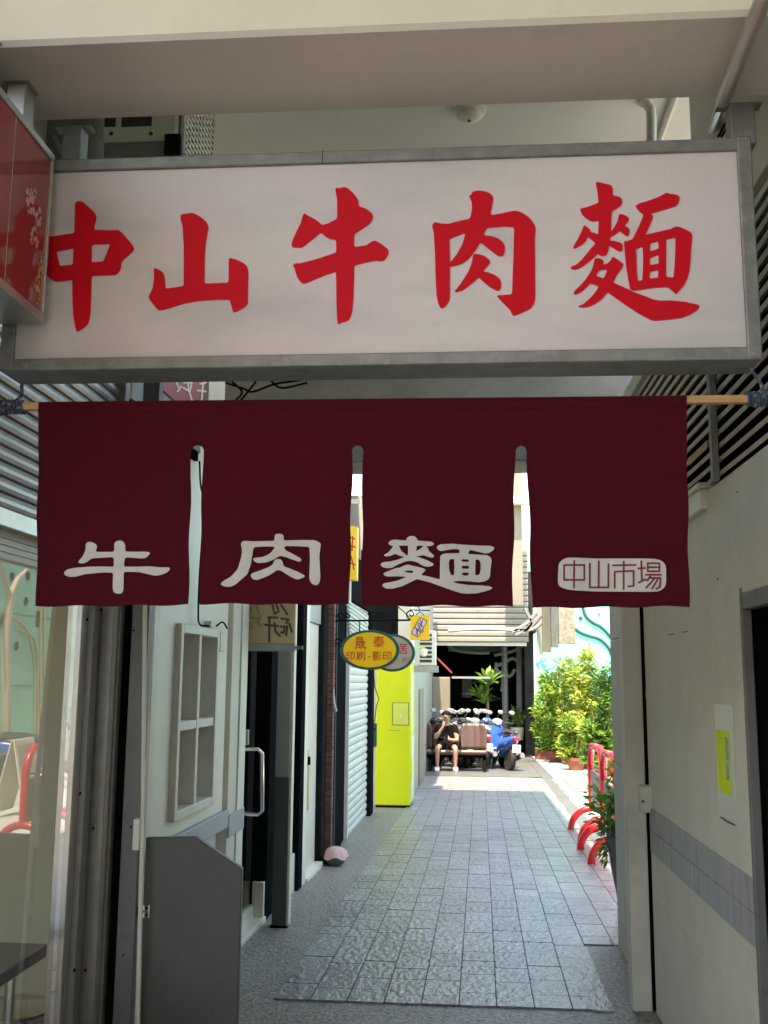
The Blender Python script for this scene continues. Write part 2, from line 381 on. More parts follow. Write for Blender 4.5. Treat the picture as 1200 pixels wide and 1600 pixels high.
# slate paving: a grout bed, then single tiles
TA = 0.016; TX0, TX1 = -0.965, 1.28; TY0 = 5.36; TW = .1865
def tp(x, y, dz): return Vector((x + TA*(y-TY0), y, fz(y)+dz))
b = B(); b.quad(tp(TX0, TY0+.003, .003), tp(.72, TY0+.003, .003), tp(.72, 17.6, .003), tp(TX0, 17.6, .003)); b.quad(tp(.721, 6.728, .003), tp(TX1, 6.728, .003), tp(TX1, 17.6, .003), tp(.721, 17.6, .003))
b.build('grout_bed', m_grout, floor)
unit = B(); unit.box(-.5, .5, -.5, .5, 0, 1)
um = unit.mesh('tile', m_slate, bevel=.02)
ncol = int((TX1-TX0)/TW); cells = []
for c in range(ncol):
    x0 = TX0 + c*TW; y = TY0 if x0 <= .62 else 6.725; first = True
    while y < 17.6:
        ln = R.choice([.29, .29, .36, .29, .22]) if not first else R.choice([.15, .29, .22]); first = False
        cells.append((x0, y, min(ln, 17.6-y))); y += ln
cells.sort(key=lambda c: c[1])
rest = B()
for i, (x0, y, ln) in enumerate(cells):
    dz = .009 + R.uniform(-.0012, .0012); ym = y+ln/2; p = tp(x0+TW/2, ym, 0)
    if i < 290:
        o = bpy.data.objects.new('tile', um); COL.objects.link(o); o.parent = floor
        o.location = p; o.scale = (TW-.006, ln-.006, dz); o.rotation_euler = (-math.atan(SL)+R.uniform(-.002, .002), 0, -TA)
    else:
        w2, l2 = (TW-.006)/2, (ln-.006)/2
        rest.hexa([(p.x+a*w2, p.y+q*l2, fz(p.y+q*l2)+h) for h in (0, dz) for a, q in ((-1,-1),(1,-1),(1,1),(-1,1))])
rest.build('far_tiles', m_slate, floor, kind='stuff')
# border tiles at the near right edge
for i in range(4):
    o = bpy.data.objects.new('tile', um); COL.objects.link(o); o.parent = floor
    y = TY0 + .15 + i*.33; o.location = tp(.62+.055, y, 0); o.scale = (.10, .325, .009); o.rotation_euler = (-math.atan(SL), 0, -TA)
# white crossing strip of big tiles, then grey paving beyond
wm = unit.mesh('white_tile', m_wtile, bevel=.01)
k = 0
for r_ in range(2):
    for c in range(9):
        x = -1.0 + c*.36; y = 17.75 + r_*1.35
        o = bpy.data.objects.new('white_tile', wm); COL.objects.link(o); o.parent = floor
        o.location = (x+.18, y+.6, fz(y+.6)); o.scale = (.35, 1.33, .010); o.rotation_euler = (-math.atan(SL), 0, 0)
b = B(); b.quad((-2, 20.6, fz(20.6)+.006), (1.75, 20.6, fz(20.6)+.006), (1.95, 40, fz(40)+.006), (-2, 40, fz(40)+.006))
b.build('far_paving', m_slateg, kind='structure')
b = B()
for i in range(14):
    y = 7.0+i*1.9
    b.hexa([(x, q, fz(q)+h) for h in (-.02, .012) for x, q in ((1.29+TA*(y-6), y), (1.47+TA*(y-6), y), (1.47+TA*(y-6), y+1.88), (1.29+TA*(y-6), y+1.88))])
b.build('kerb', m_slateg, kind='structure')

# ================================================================== SETTING: near arcade shell
ZB = 3.13
yf0 = Zp(0, 66, ZB).y; yb0 = Zp(150, 190, ZB).y
b = B(); b.box(-3.5, 1.35, (yf0+Zp(1160, 26, ZB).y)/2, (yb0+Zp(1040, 155, ZB).y)/2, ZB, 4.2)
b.build('ceiling_beam', m_ceil, kind='structure', bevel=.012)
BY0, BY1 = (yf0+Zp(1160, 26, ZB).y)/2, (yb0+Zp(1040, 155, ZB).y)/2
b = B(); b.box(-2.2, 1.35, -6.5, 6.3, 4.1, 4.3)
b.build('ceiling', mat('ceiling_white', (.72, .69, .62), .7, var=.05, scale=1.5, stain=(.55, .52, .45), sscale=2, sth=.66), kind='structure')

b = B(); b.box(-1.9, -1.62, 2.0, 6.4, 2.82, 4.1)
b.build('upper_left_wall', m_cream, kind='structure')
b = B(); b.box(-14, 14, -12, -11, -.3, 4.0)  # unseen block added behind the camera to hold back sky light
ob_ = b.build('sky_blocker', m_conc); tag(ob_, 'plain grey unseen block added behind the viewpoint to cut sky light', 'building')
# right wall with doorway, band, louvre
XR = .93
yj = W(1173, 1200, XR).y; ydoor0 = yj-1.05; zdt = W(1166, 926, XR).z
zlv = (W(1097, 773, XR).z + W(1198, 694, XR).z)/2
yend = 5.36
wall = thing('arcade_wall', 'cream painted wall beside the dark doorway, with a grey tile band', 'wall', (XR, 4.5, 0))
b = B(); b.box(XR, XR+.2, yj, yend, -.3, zlv); b.box(XR, XR+.2, ydoor0, yj, zdt, zlv); b.box(XR, XR+.2, -6.4, ydoor0, -.3, zlv)
b.build('wall_face', m_cream, wall, bevel=.004)
b = B(); b.box(XR, XR+.2, -6.4, 3.9, 3.06, 4.1); b.box(XR, XR+.2, 3.9, 6.2, 3.06, 3.14)
b.build('upper_wall', m_cream, wall)
zt = [W(1021, 1264, XR).z, W(1168, 1366, XR).z]; zbt = [W(1022, 1334, XR).z, W(1171, 1472, XR).z]
zt1 = sum(zt)/2; zb1 = sum(zbt)/2
nt_ = 7; ys = [yj + .012 + (yend-.03-yj)*i/nt_ for i in range(nt_+1)]
for i in range(nt_):
    for j in range(2):
        z0 = zb1+(zt1-zb1)*j/2; z1 = zb1+(zt1-zb1)*(j+1)/2
        B().box(XR-.006, XR, ys[i]+.0015, ys[i+1]-.0015, z0+.001, z1-.001).build('tile', m_bandt, wall, bevel=.001)
# pilaster cap on top of the wall, small hooks and scuffs
yc0, yc1 = W(1097, 775, XR-.02).y, 5.30; zc0, zc1, zc2 = W(1096, 797, XR-.02).z, W(1096, 764, XR-.02).z, W(1096, 755, XR-.02).z
cap = B().box(XR-.028, XR+.12, yc0, yc1, zc0, zc1).build('pilaster_cap', m_white, wall, bevel=.004)
B().box(XR-.04, XR+.12, yc0-.02, yc1, zc1+.001, zc2).build('cap_slab', m_white, cap, bevel=.004)
for (x_, y_, l_) in ((1045, 992, 7), (1066, 988, 8), (1120, 905, 3), (1058, 1342, 5), (1088, 1376, 6), (1040, 1335, 4), (1150, 770, 3)):
    b = B(); b.tube([W(x_, y_, XR-.001), W(x_+l_, y_-1.5, XR-.001)], .0022, 5); b.build('scuff', m_ink, wall)
# painted block joints below the band
b = B()
for z in (zb1-.22, zb1-.45): b.box(XR-.0025, XR, yj+.05, yend-.03, z, z+.004)
b.build('joint_ridge', m_cream, wall)
# door frame
fr = thing('door_frame', 'weathered dark grey steel frame round the black doorway', 'door frame', (XR, yj, 0))
b = B(); b.box(XR-.012, XR+.02, yj-.03, yj-.002, -.25, zdt+.0); b.build('jamb', m_postg, fr, bevel=.003)
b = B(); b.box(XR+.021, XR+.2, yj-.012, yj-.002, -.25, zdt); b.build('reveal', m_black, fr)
b = B(); b.box(XR-.010, XR+.03, ydoor0+.05, yj-.032, zdt-.055, zdt-.002); b.build('head', m_postg, fr, bevel=.003)
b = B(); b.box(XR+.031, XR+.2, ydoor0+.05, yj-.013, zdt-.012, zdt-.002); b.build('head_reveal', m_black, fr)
b = B(); b.box(XR-.004, XR-.001, yj+.001, yj+.02, -.1, zdt+.02); b.build('rough_edge', m_stone, fr)
# dark room behind the doorway
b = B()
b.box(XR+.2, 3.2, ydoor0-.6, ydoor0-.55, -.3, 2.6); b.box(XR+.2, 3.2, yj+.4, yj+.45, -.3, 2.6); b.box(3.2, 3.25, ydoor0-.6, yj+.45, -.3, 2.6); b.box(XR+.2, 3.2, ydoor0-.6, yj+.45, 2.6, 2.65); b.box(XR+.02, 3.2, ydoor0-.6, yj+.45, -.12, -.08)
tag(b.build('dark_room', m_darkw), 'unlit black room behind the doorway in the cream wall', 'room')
# poster in plastic sleeve
pz = thing('poster', 'neon yellow paper slipped in a clear sleeve on the cream wall', 'poster', W(1138, 1200, XR))
y0, y1 = W(1121, 1200, XR).y, W(1149, 1200, XR).y
za, zb_ = W(1121, 1100, XR).z, W(1148, 1290, XR).z
B().box(XR-.0015, XR-.0003, y1, y0, zb_, za).build('sleeve', m_film, pz)
ya, yb = W(1123, 1200, XR).y, W(1142, 1200, XR).y
zp1, zp0 = W(1123, 1140, XR).z, W(1142, 1242, XR).z
B().box(XR-.004, XR-.002, yb, ya, zp0, zp1).build('paper', m_poster, pz)
B().box(XR-.0048, XR-.0042, yb+.004, yb+.05, zp1-.17, zp1-.02).build('printed_picture', mat('poster_print', (.30, .42, .30), .7, var=.8, scale=40), pz)
b = B(); b.tube([W(1126, 1277, XR-.006), W(1136, 1284, XR-.006), W(1147, 1289, XR-.006)], .0025, 6); b.build('sleeve_clip', m_ink, pz)

# steel guide post and junction box at the end of the wall
gp = thing('guide_post', 'cream painted steel guide post between the walkway and the arcade wall', 'post', (.85, 5.4, fz(5.4)))
B().box(.822, .917, 5.38, 5.50, fz(5.4), 2.62).build('post_body', m_cream, gp, bevel=.004)
B().box(.925, .945, 5.40, 5.48, fz(5.4), 2.62).build('gap_strip', m_black, gp)
q = P(1009, 1247, 5.36); B().box(q.x-.035, q.x+.048, 5.30, 5.378, q.z-.065, q.z+.065).build('lock_box', m_cream, gp, bevel=.004)
B().lathe([(.008, -.004), (.008, .004)], (q.x-.045+.02, 5.299, q.z-.01), 10, 'y').build('lock_screw', m_dgrey, gp)
q = P(1016, 1085, 5.36); B().box(q.x-.02, q.x+.02, 5.35, 5.378, q.z-.02, q.z+.02).build('bracket', m_cream, gp, bevel=.002)
# pillar behind
m_slab = mat('pale_stone', (.50, .49, .46), .5, var=.12, scale=5, stain=(.40, .40, .38), sscale=3, sth=.58, rnd=.06)
pl = thing('stone_pillar', 'pale stone clad pillar standing behind the cream guide post', 'pillar', (1.1, 6.4, fz(6.4)))
zc = P(1085, 770, 6.2).z
for i, (z0, z1) in enumerate(((fz(6.4)-.02, .52), (.524, .98), (.984, 1.75), (1.754, zc-.28))):
    B().box(.945, 1.36, 6.2, 6.70, z0, z1).build('stone_slab', m_slab, pl, bevel=.004)
B().box(.925, 1.38, 6.16, 6.72, zc-.276, zc-.06).build('capital', m_white, pl, bevel=.006)
B().box(.895, 1.40, 6.13, 6.74, zc-.058, zc+.02).build('abacus', m_white, pl, bevel=.006)

# louvre above the wall
m_slatc = mat('slat_grey', (.50, .47, .42), .6, var=.15, scale=8)
lv = thing('louvre', 'black louvre of slanted grey slats above the cream wall', 'louvre', (XR, 4, zlv))
z = zlv+.03; pitch = .0505
while z < 3.05:
    B().hexa([(XR-.005, .5, z), (XR+.003, .5, z-.012), (XR+.003, 5.9, z-.012), (XR-.005, 5.9, z), (XR+.035, .5, z+.028), (XR+.04, .5, z+.018), (XR+.04, 5.9, z+.018), (XR+.035, 5.9, z+.028)]).build('slat', m_slatc, lv)
    z += pitch
B().box(XR+.09, XR+.12, .4, 6.0, zlv-.05, 3.1).build('backing', m_black, lv)
ypo = W(1113, 660, XR-.02).y
B().box(XR-.03, XR-.006, ypo-.02, ypo+.02, zlv-.004, 3.06).build('mullion', m_galv, lv, bevel=.002)
B().box(XR-.02, XR-.007, 5.86, 5.93, zlv-.1, 3.06).build('mullion', m_dark, lv)
q0, q1 = W(1075, 728, XR-.012), W(1105, 700, XR-.012)
B().prism([q0, q0+Vector((0,0,.03)), q1+Vector((0,0,.03)), q1], (.004, 0, 0)).build('loose_board', m_wood, lv)

# bulkhead beam over the pillar
b = B(); b.box(-1.6, 1.36, 6.25, 6.65, P(560, 722, 6.25).z, 3.45)
b.build('bulkhead_beam', m_conc, kind='structure', bevel=.008)
# right building mass (keeps the yard behind the wall in its own light)
b = B(); b.box(XR+.21, 9.0, 6.0, 6.1, -.4, 3.0); b.box(3.4, 9, -3, 6.0, -.4, 3.0); b.box(XR+.22, 9, -3, 6.1, 3.02, 3.1)
tag(b.build('side_building', m_conc), 'low concrete building enclosing the dark room beside the arcade', 'building')

# ================================================================== roof over the walkway
b = B(); b.box(-1.9, .92, 5.4, 14.6, 6.0, 6.15)
b.build('walkway_roof', m_ceil, kind='structure')
b = B(); b.box(-5.5, -1.85, 5.2, 16.4, 3.2, 6.2)
b.build('upper_storey', m_conc, kind='structure')

# ================================================================== WHITE LIGHT-BOX SIGN
YS = 2.70
tl, tr_, bl, br = P(80, 254, YS), P(1178, 216, YS), P(2, 590, YS), P(1190, 572, YS)
sx0, sx1 = -1.318, P(1180, 400, YS).x; sz1 = (tl.z+tr_.z)/2; sz0 = P(600, 566, YS).z - .012
SD = .125; fw = .036
sg = thing('light_box_sign', 'wide white light box sign with five red brush characters in a grey frame', 'sign', ((sx0+sx1)/2, YS, sz0))
B().box(sx0, sx1, YS-.012, YS+SD, sz1-fw, sz1).build('frame_rail', m_galv, sg, bevel=.003)
B().box(sx0, sx1, YS-.012, YS+SD, sz0, sz0+fw).build('frame_rail', m_galv, sg, bevel=.003)
B().box(sx1-fw, sx1+.002, YS-.014, YS+SD-.002, sz0+.001, sz1+.003).build('frame_stile', m_galv, sg, bevel=.003)
B().box(sx0-.002, sx0+fw, YS-.014, YS+SD-.002, sz0+.001, sz1+.003).build('frame_stile', m_galv, sg, bevel=.003)
jx = P(505, 240, YS).x
B().box(jx-.001, jx+.001, YS-.0128, YS+.01, sz1-fw, sz1+.0005).build('rail_joint', m_black, sg)
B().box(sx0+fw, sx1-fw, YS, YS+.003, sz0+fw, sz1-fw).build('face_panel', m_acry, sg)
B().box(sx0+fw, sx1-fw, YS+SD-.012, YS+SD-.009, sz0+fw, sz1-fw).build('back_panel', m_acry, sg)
# what the milky panel shows as faint shadows: tube batten and an upright inside
zt_ = P(330, 345, YS).z; B().box(P(180, 345, YS).x, P(470, 345, YS).x, YS+.05, YS+.085, zt_-.012, zt_+.012).build('tube_batten', m_galv, sg)
xv = P(572, 400, YS).x; B().box(xv-.012, xv+.012, YS+.04, YS+.07, sz0+fw, sz1-fw).build('inner_upright', m_galv, sg)
for px_, hw in ((118, .028), (1158, .034)):
    q = P(px_, 220, YS+.05)
    B().box(q.x-hw, q.x+hw, YS+.02, YS+.08, sz1-.002, ZB-.004).build('hanger_post', m_galv, sg, bevel=.003)
    B().box(q.x-hw-.03, q.x+hw+.025, YS+.03, YS+.07, ZB-.005, ZB-.001).build('hanger_plate', m_alud, sg)
G = {}
G['zhong'] = ((60, 310, 7.275), [([(420,45),(492,32),(560,85),(630,150),(662,200),(660,240),(640,310),(635,358),(760,365),(915,362),(960,400),(1020,470),(1065,520),(1090,565),(1085,595),(1040,640),(960,710),(945,745),(940,800),(915,845),(885,872),(740,880),(610,885),(606,940),(603,1100),(595,1300),(580,1390),(560,1440),(520,1475),(440,1522),(425,1480),(400,1340),(390,1180),(388,930),(300,940),(190,948),(150,925),(85,850),(66,800),(62,700),(58,560),(46,440),(60,415),(95,425),(150,437),(280,415),(410,398),(415,250)],
  [[(207,605),(300,590),(400,570),(395,755),(320,762),(247,772),(225,680)], [(612,530),(820,522),(780,620),(740,720),(607,730)]])])
G['shan'] = ((220, 310, 6.667), [([(415,170),(540,152),(610,185),(680,240),(708,295),(700,340),(680,450),(668,600),(664,890),(790,885),(915,880),(918,620),(1000,640),(1080,680),(1110,710),(1122,770),(1115,1110),(1060,1150),(990,1185),(962,1188),(945,1120),(928,1058),(800,1058),(600,1070),(440,1100),(300,1145),(200,1172),(165,1150),(110,1080),(80,1035),(95,1000),(125,940),(140,830),(135,725),(190,742),(235,775),(252,830),(260,942),(350,930),(448,915),(448,500),(435,280),(418,235)], [])])
G['niu'] = ((440, 280, 6.667), [([(560,90),(605,98),(650,82),(690,95),(750,150),(800,220),(805,285),(860,300),(930,345),(955,380),(945,430),(915,470),(840,520),(755,575),(755,710),(820,700),(890,690),(930,655),(975,640),(1030,670),(1110,730),(1118,765),(1100,815),(1060,858),(980,850),(880,870),(758,900),(755,1050),(748,1260),(735,1380),(715,1450),(690,1480),(625,1495),(588,1520),(578,1440),(572,1300),(568,965),(460,1000),(340,1050),(240,1092),(205,1080),(165,1030),(145,970),(135,925),(115,900),(145,877),(190,880),(380,830),(570,765),(570,635),(500,625),(450,595),(413,555),(330,625),(215,715),(170,715),(102,708),(110,650),(150,560),(200,460),(218,390),(235,353),(270,380),(340,415),(385,445),(420,482),(480,465),(580,415),(578,200),(565,150)], [])])
G['rou'] = ((660, 280, 6.0), [([(435,155),(455,150),(470,118),(530,107),(600,118),(650,145),(668,185),(655,240),(640,340),(730,325),(820,305),(870,297),(930,312),(1000,360),(1045,415),(1062,465),(1052,560),(1055,700),(1058,1110),(1050,1160),(1015,1215),(930,1255),(860,1285),(840,1270),(820,1225),(760,1165),(692,1092),(840,1082),(850,800),(860,450),(750,447),(600,460),(570,530),(640,533),(710,555),(755,590),(775,640),(768,700),(745,730),(710,720),(640,670),(545,590),(500,670),(440,745),(380,790),(310,815),(258,818),(258,1130),(235,1170),(200,1210),(170,1212),(148,1170),(132,1090),(122,900),(118,700),(105,490),(88,435),(115,402),(170,418),(240,422),(340,395),(448,372),(465,280),(462,210)], [[(255,560),(405,505),(375,610),(320,710),(258,785)]]),
  ([(475,705),(510,702),(570,715),(615,745),(637,775),(625,805),(565,868),(620,875),(690,905),(735,950),(740,1000),(728,1045),(700,1050),(650,1025),(585,975),(530,922),(470,975),(390,1040),(320,1062),(298,1055),(360,980),(430,870),(465,780)], [])])
G['mian'] = ((880, 270, 10.0), [([(505,155),(550,148),(640,170),(740,195),(770,230),(780,290),(775,358),(850,370),(905,395),(925,450),(910,510),(850,555),(760,605),(750,760),(748,920),(800,850),(850,750),(870,650),(920,650),(985,675),(1035,720),(1015,760),(960,835),(1010,855),(1040,900),(1035,960),(1010,1000),(970,980),(885,910),(830,960),(740,1010),(725,1065),(800,1070),(880,1090),(925,1120),(930,1180),(915,1240),(860,1225),(715,1140),(700,1230),(680,1280),(640,1305),(580,1300),(545,1265),(440,1365),(330,1450),(250,1500),(190,1515),(130,1508),(115,1490),(130,1465),(200,1440),(280,1370),(420,1200),(505,1100),(385,1000),(345,1080),(290,1130),(200,1180),(150,1190),(165,1140),(230,1030),(290,910),(320,825),(345,830),(420,890),(430,935),(490,940),(545,970),(555,750),(490,765),(430,760),(350,710),(290,650),(260,565),(350,545),(440,515),(550,470),(535,300)], []),
  ([(490,1345),(550,1338),(600,1350),(635,1390),(615,1440),(690,1420),(740,1370),(760,1320),(800,1325),(870,1375),(940,1430),(925,1480),(830,1610),(780,1720),(900,1770),(1050,1838),(1100,1866),(1250,1920),(1400,1980),(1500,2000),(1700,1998),(1900,2020),(2090,2060),(2135,2085),(2090,2150),(1980,2220),(1850,2270),(1650,2295),(1480,2312),(1400,2315),(1350,2290),(1200,2215),(1000,2085),(850,1980),(695,1865),(620,1960),(520,2040),(420,2090),(330,2108),(280,2105),(225,2090),(320,2050),(420,1960),(500,1870),(555,1780),(490,1750),(420,1730),(350,1810),(270,1875),(180,1910),(160,1885),(175,1850),(280,1750),(370,1640),(440,1530),(470,1440)], [[(565,1520),(685,1515),(660,1590),(630,1655),(510,1615)]]),
  ([(1125,520),(1190,480),(1330,440),(1500,375),(1600,320),(1630,318),(1670,335),(1750,340),(1810,370),(1820,420),(1795,490),(1760,525),(1600,575),(1355,645),(1395,665),(1405,700),(1370,790),(1285,970),(1400,945),(1680,880),(1750,845),(1800,845),(1880,875),(1980,925),(2015,970),(2010,1060),(1995,1200),(1985,1400),(1965,1560),(1935,1660),(1880,1770),(1765,1900),(1700,1845),(1635,1788),(1450,1795),(1250,1825),(1095,1848),(1045,1820),(1010,1640),(980,1450),(965,1300),(950,1070),(1000,1070),(1080,1040),(1180,840),(1255,655),(1215,630),(1160,570)],
   [[(1130,1200),(1240,1155),(1248,1300),(1245,1500),(1235,1680),(1165,1700),(1150,1550),(1143,1330)], [(1365,1105),(1485,1070),(1490,1190),(1350,1232)], [(1355,1335),(1490,1285),(1492,1420),(1352,1448)], [(1352,1555),(1485,1522),(1480,1640),(1352,1658)], [(1608,1045),(1752,1015),(1750,1200),(1740,1450),(1720,1640),(1605,1630)]])])
for k_, ((ox, oy, s_), comps) in G.items():
    me = glyph_mesh('character', comps, lambda x, y: P(ox+x/s_, oy+y/s_, YS-.0008), m_red, (0, -.0022, 0))
    link('character', me, sg)

# ================================================================== NOREN CURTAIN
YN = 2.60
def nrip(x, z):
    t = max(0, (2.25-z)/.55)
    return t*(.009*sin(5.1*x+.6)+.006*sin(11.3*x+1.9+z*2)+.003*sin(23*x+z*7)) + .002*sin(40*x)*t
def NP(px_, py_, lift=0):
    q = P(px_, py_, YN); q.y = YN + nrip(q.x, q.z) - lift; return q
nz_ = thing('noren_curtain', 'maroon cotton shop curtain split into four flaps with white lettering', 'curtain', P(565, 948, YN))
EDGE = [((60, 628), (57, 947), (300, 695), (294, 945)), ((318, 695), (313, 944), (551, 695), (546, 945)), ((567, 695), (565, 947), (805, 697), (801, 947)), ((823, 697), (832, 949), (1073, 618), (1076, 948))]
slitc = [309, 559, 814]; tops = 696
def panel_grid(rows):
    bb = B(); n = len(rows[0])
    for r_ in rows: bb.v += [tuple(q) for q in r_]
    for i in range(len(rows)-1):
        for k in range(n-1): bb.f.append((i*n+k, i*n+k+1, (i+1)*n+k+1, (i+1)*n+k))
    return bb
for i in range(4):
    (ax, ay), (bx, by), (cx, cy), (dx, dy) = EDGE[i]
    rows = []; nx = 34; ny = 34
    tt_ = [k/10*.05 for k in range(11)]+[.05+.95*k/(ny-6) for k in range(1, ny-5)]
    for t in tt_:
        y = tops + (946-tops)*t
        tl_ = (y-628)/(947-628) if i == 0 else (y-695)/(945-695)
        tr2 = (y-618)/(948-618) if i == 3 else (y-695)/(945-695)
        xl = ax+(bx-ax)*tl_ + 1.2*sin(y*.045+i); xr = cx+(dx-cx)*tr2 + 1.2*sin(y*.05+i*2)
        arch = min(1, max(0, (y-tops)/10)); g = sqrt(max(0, 1-(1-arch)**2))
        if i > 0: xl = slitc[i-1] + (xl-slitc[i-1])*g
        if i < 3: xr = slitc[i] + (xr-slitc[i])*g
        rows.append([NP(xl+(xr-xl)*k/nx, y + (1.2*sin(k*.5+i) + (by-946)*(1-k/nx)+(dy-946)*k/nx)*t) for k in range(nx+1)])
    o = panel_grid(rows).build('flap', m_maroon, nz_, smooth=True)
    md = o.modifiers.new('thick', 'SOLIDIFY'); md.thickness = .0008; md.offset = 0; md.use_rim = False
rows = []
for j in range(9):
    t = j/8
    rows.append([NP(60+(1073-60)*k/100 + (-.6*t if k == 0 else 0), (628-10*k/100)*(1-t) + tops*t) for k in range(101)])
o = panel_grid(rows).build('header_band', m_maroon, nz_, smooth=True)
md = o.modifiers.new('thick', 'SOLIDIFY'); md.thickness = .0008; md.offset = 0; md.use_rim = False
# sewn rod sleeve
q0, q1 = P(60, 641, YN), P(1073, 631, YN)
b = B(); b.tube([q0.lerp(q1, i/30)+Vector((0, .013, .0)) for i in range(31)], .0165, 12, cap=False)
b.build('rod_sleeve', m_maroon, nz_, smooth=True)
NG = {}
NG['niu'] = ((90, 830, 6), [([(525,110),(550,88),(590,84),(620,105),(630,140),(625,188),(750,192),(830,190),(868,200),(855,225),(825,250),(795,255),(625,242),(612,330),(750,332),(850,328),(950,338),(1040,337),(1055,350),(1035,380),(970,410),(915,418),(860,405),(760,382),(612,378),(608,550),(590,582),(545,584),(515,570),(505,535),(512,385),(400,385),(250,400),(150,425),(90,425),(52,405),(55,375),(90,352),(150,340),(280,330),(420,328),(520,332),(518,240),(420,245),(310,252),(270,285),(230,300),(190,297),(185,280),(230,230),(255,170),(258,110),(290,96),(340,108),(370,140),(345,190),(430,192),(525,190)], [])])
NG['rou'] = ((330, 825, 6), [([(600,62),(650,55),(685,72),(682,120),(850,115),(980,118),(1035,150),(1030,180),(1018,260),(1025,400),(1030,480),(1010,535),(980,540),(945,525),(922,480),(930,300),(925,180),(800,172),(690,172),(695,210),(760,240),(840,285),(852,305),(830,320),(770,300),(680,268),(645,265),(590,300),(520,330),(440,335),(400,305),(410,285),(500,275),(550,250),(585,215),(605,178),(500,178),(405,185),(395,260),(380,350),(350,440),(290,490),(240,535),(190,558),(130,552),(97,530),(130,500),(200,460),(260,390),(290,290),(300,220),(285,150),(310,125),(400,130),(600,125)], []),
  ([(600,300),(630,293),(660,298),(678,330),(680,360),(750,385),(830,420),(888,452),(860,470),(810,487),(750,460),(650,398),(620,400),(550,450),(440,495),(400,485),(380,455),(390,430),(480,400),(550,370),(590,340)], [])])
NG['mian'] = ((590, 830, 12), [([(545,150),(580,110),(640,95),(700,105),(745,150),(750,185),(860,190),(1010,205),(1065,240),(1040,275),(960,290),(900,285),(945,320),(965,385),(1060,460),(1055,495),(1010,505),(930,480),(860,455),(790,470),(715,478),(820,510),(950,560),(1055,620),(1040,655),(960,672),(890,670),(830,645),(760,595),(680,570),(600,560),(520,575),(380,630),(280,690),(180,698),(100,680),(50,625),(110,585),(250,570),(380,540),(510,485),(430,470),(330,430),(270,460),(180,480),(120,465),(135,440),(200,410),(250,350),(300,285),(230,270),(200,230),(240,185),(320,162),(430,175),(540,180)],
   [[(395,280),(575,275),(570,462),(545,455),(450,380),(425,330)], [(745,275),(870,282),(800,340),(720,385)]]),
  ([(510,645),(580,630),(640,650),(800,685),(890,715),(900,745),(850,790),(820,830),(900,840),(1050,880),(1170,910),(1172,650),(1175,480),(1200,450),(1260,425),(1540,415),(1530,345),(1430,340),(1300,360),(1200,382),(1150,370),(1105,320),(1130,280),(1180,255),(1420,240),(1600,255),(1900,265),(2120,270),(2198,305),(2160,360),(2080,408),(2000,410),(1900,385),(1735,350),(1690,425),(1850,435),(2040,440),(2110,475),(2140,530),(2125,650),(2110,840),(2080,900),(2000,940),(1900,955),(1700,940),(1550,935),(1400,950),(1500,985),(1700,1010),(1950,1015),(2080,1025),(2165,1055),(2120,1090),(2000,1130),(1850,1165),(1700,1175),(1560,1165),(1400,1115),(1200,1045),(1000,970),(870,935),(740,900),(620,960),(450,1040),(280,1082),(170,1080),(110,1050),(90,1015),(120,980),(250,960),(380,930),(540,860),(400,850),(200,855),(140,840),(105,800),(150,775),(260,730),(350,695),(420,690)],
   [[(490,765),(560,740),(680,745),(650,795)], [(1360,530),(1435,525),(1440,650),(1435,830),(1380,830),(1345,750),(1335,580)], [(1575,530),(1705,528),(1715,575),(1575,572)], [(1578,650),(1715,650),(1712,705),(1580,705)], [(1590,780),(1712,775),(1705,825),(1640,838),(1575,818)], [(1835,530),(1900,528),(1930,580),(1935,700),(1915,810),(1830,828)]])])
NG['plaque'] = ((860, 860, 6), [([(80,130),(100,95),(150,66),(250,66),(420,74),(620,76),(800,80),(960,82),(1020,92),(1065,125),(1078,170),(1078,310),(1060,355),(1010,388),(900,392),(650,386),(420,382),(250,374),(160,364),(100,345),(72,310),(74,220)], [])])
for k_, ((ox, oy, s_), comps) in NG.items():
    me = glyph_mesh('white_character' if k_ != 'plaque' else 'white_patch', comps, lambda x, y: NP(ox+x/s_, oy+y/s_, .0032), m_print, (0, -.0006, 0), grid=6*s_/3)
    link(me.name, me, nz_)
zs = [[(130,135),(320,135),(320,275),(130,275),(130,135)], [(225,95),(222,350)], [(372,120),(372,345),(545,345),(545,125)], [(455,100),(455,345)], [(585,140),(795,140)], [(685,105),(685,365)], [(603,350),(603,200),(775,195),(775,335),(725,340)],
      [(845,105),(850,280)], [(815,172),(880,170)], [(820,305),(885,275)], [(905,125),(1015,125),(1015,200),(905,200),(905,125)], [(905,162),(1015,162)], [(885,232),(1030,232)], [(930,245),(895,290)], [(920,262),(1025,262),(1018,345),(985,365)], [(965,270),(890,355)], [(1000,270),(945,365)]]
link('seal_lettering', ribbons(zs, lambda x, y, h: NP(860+x/6, 860+y/6, h), 17, .0046, m_maroon2, 'seal_lettering'), nz_)
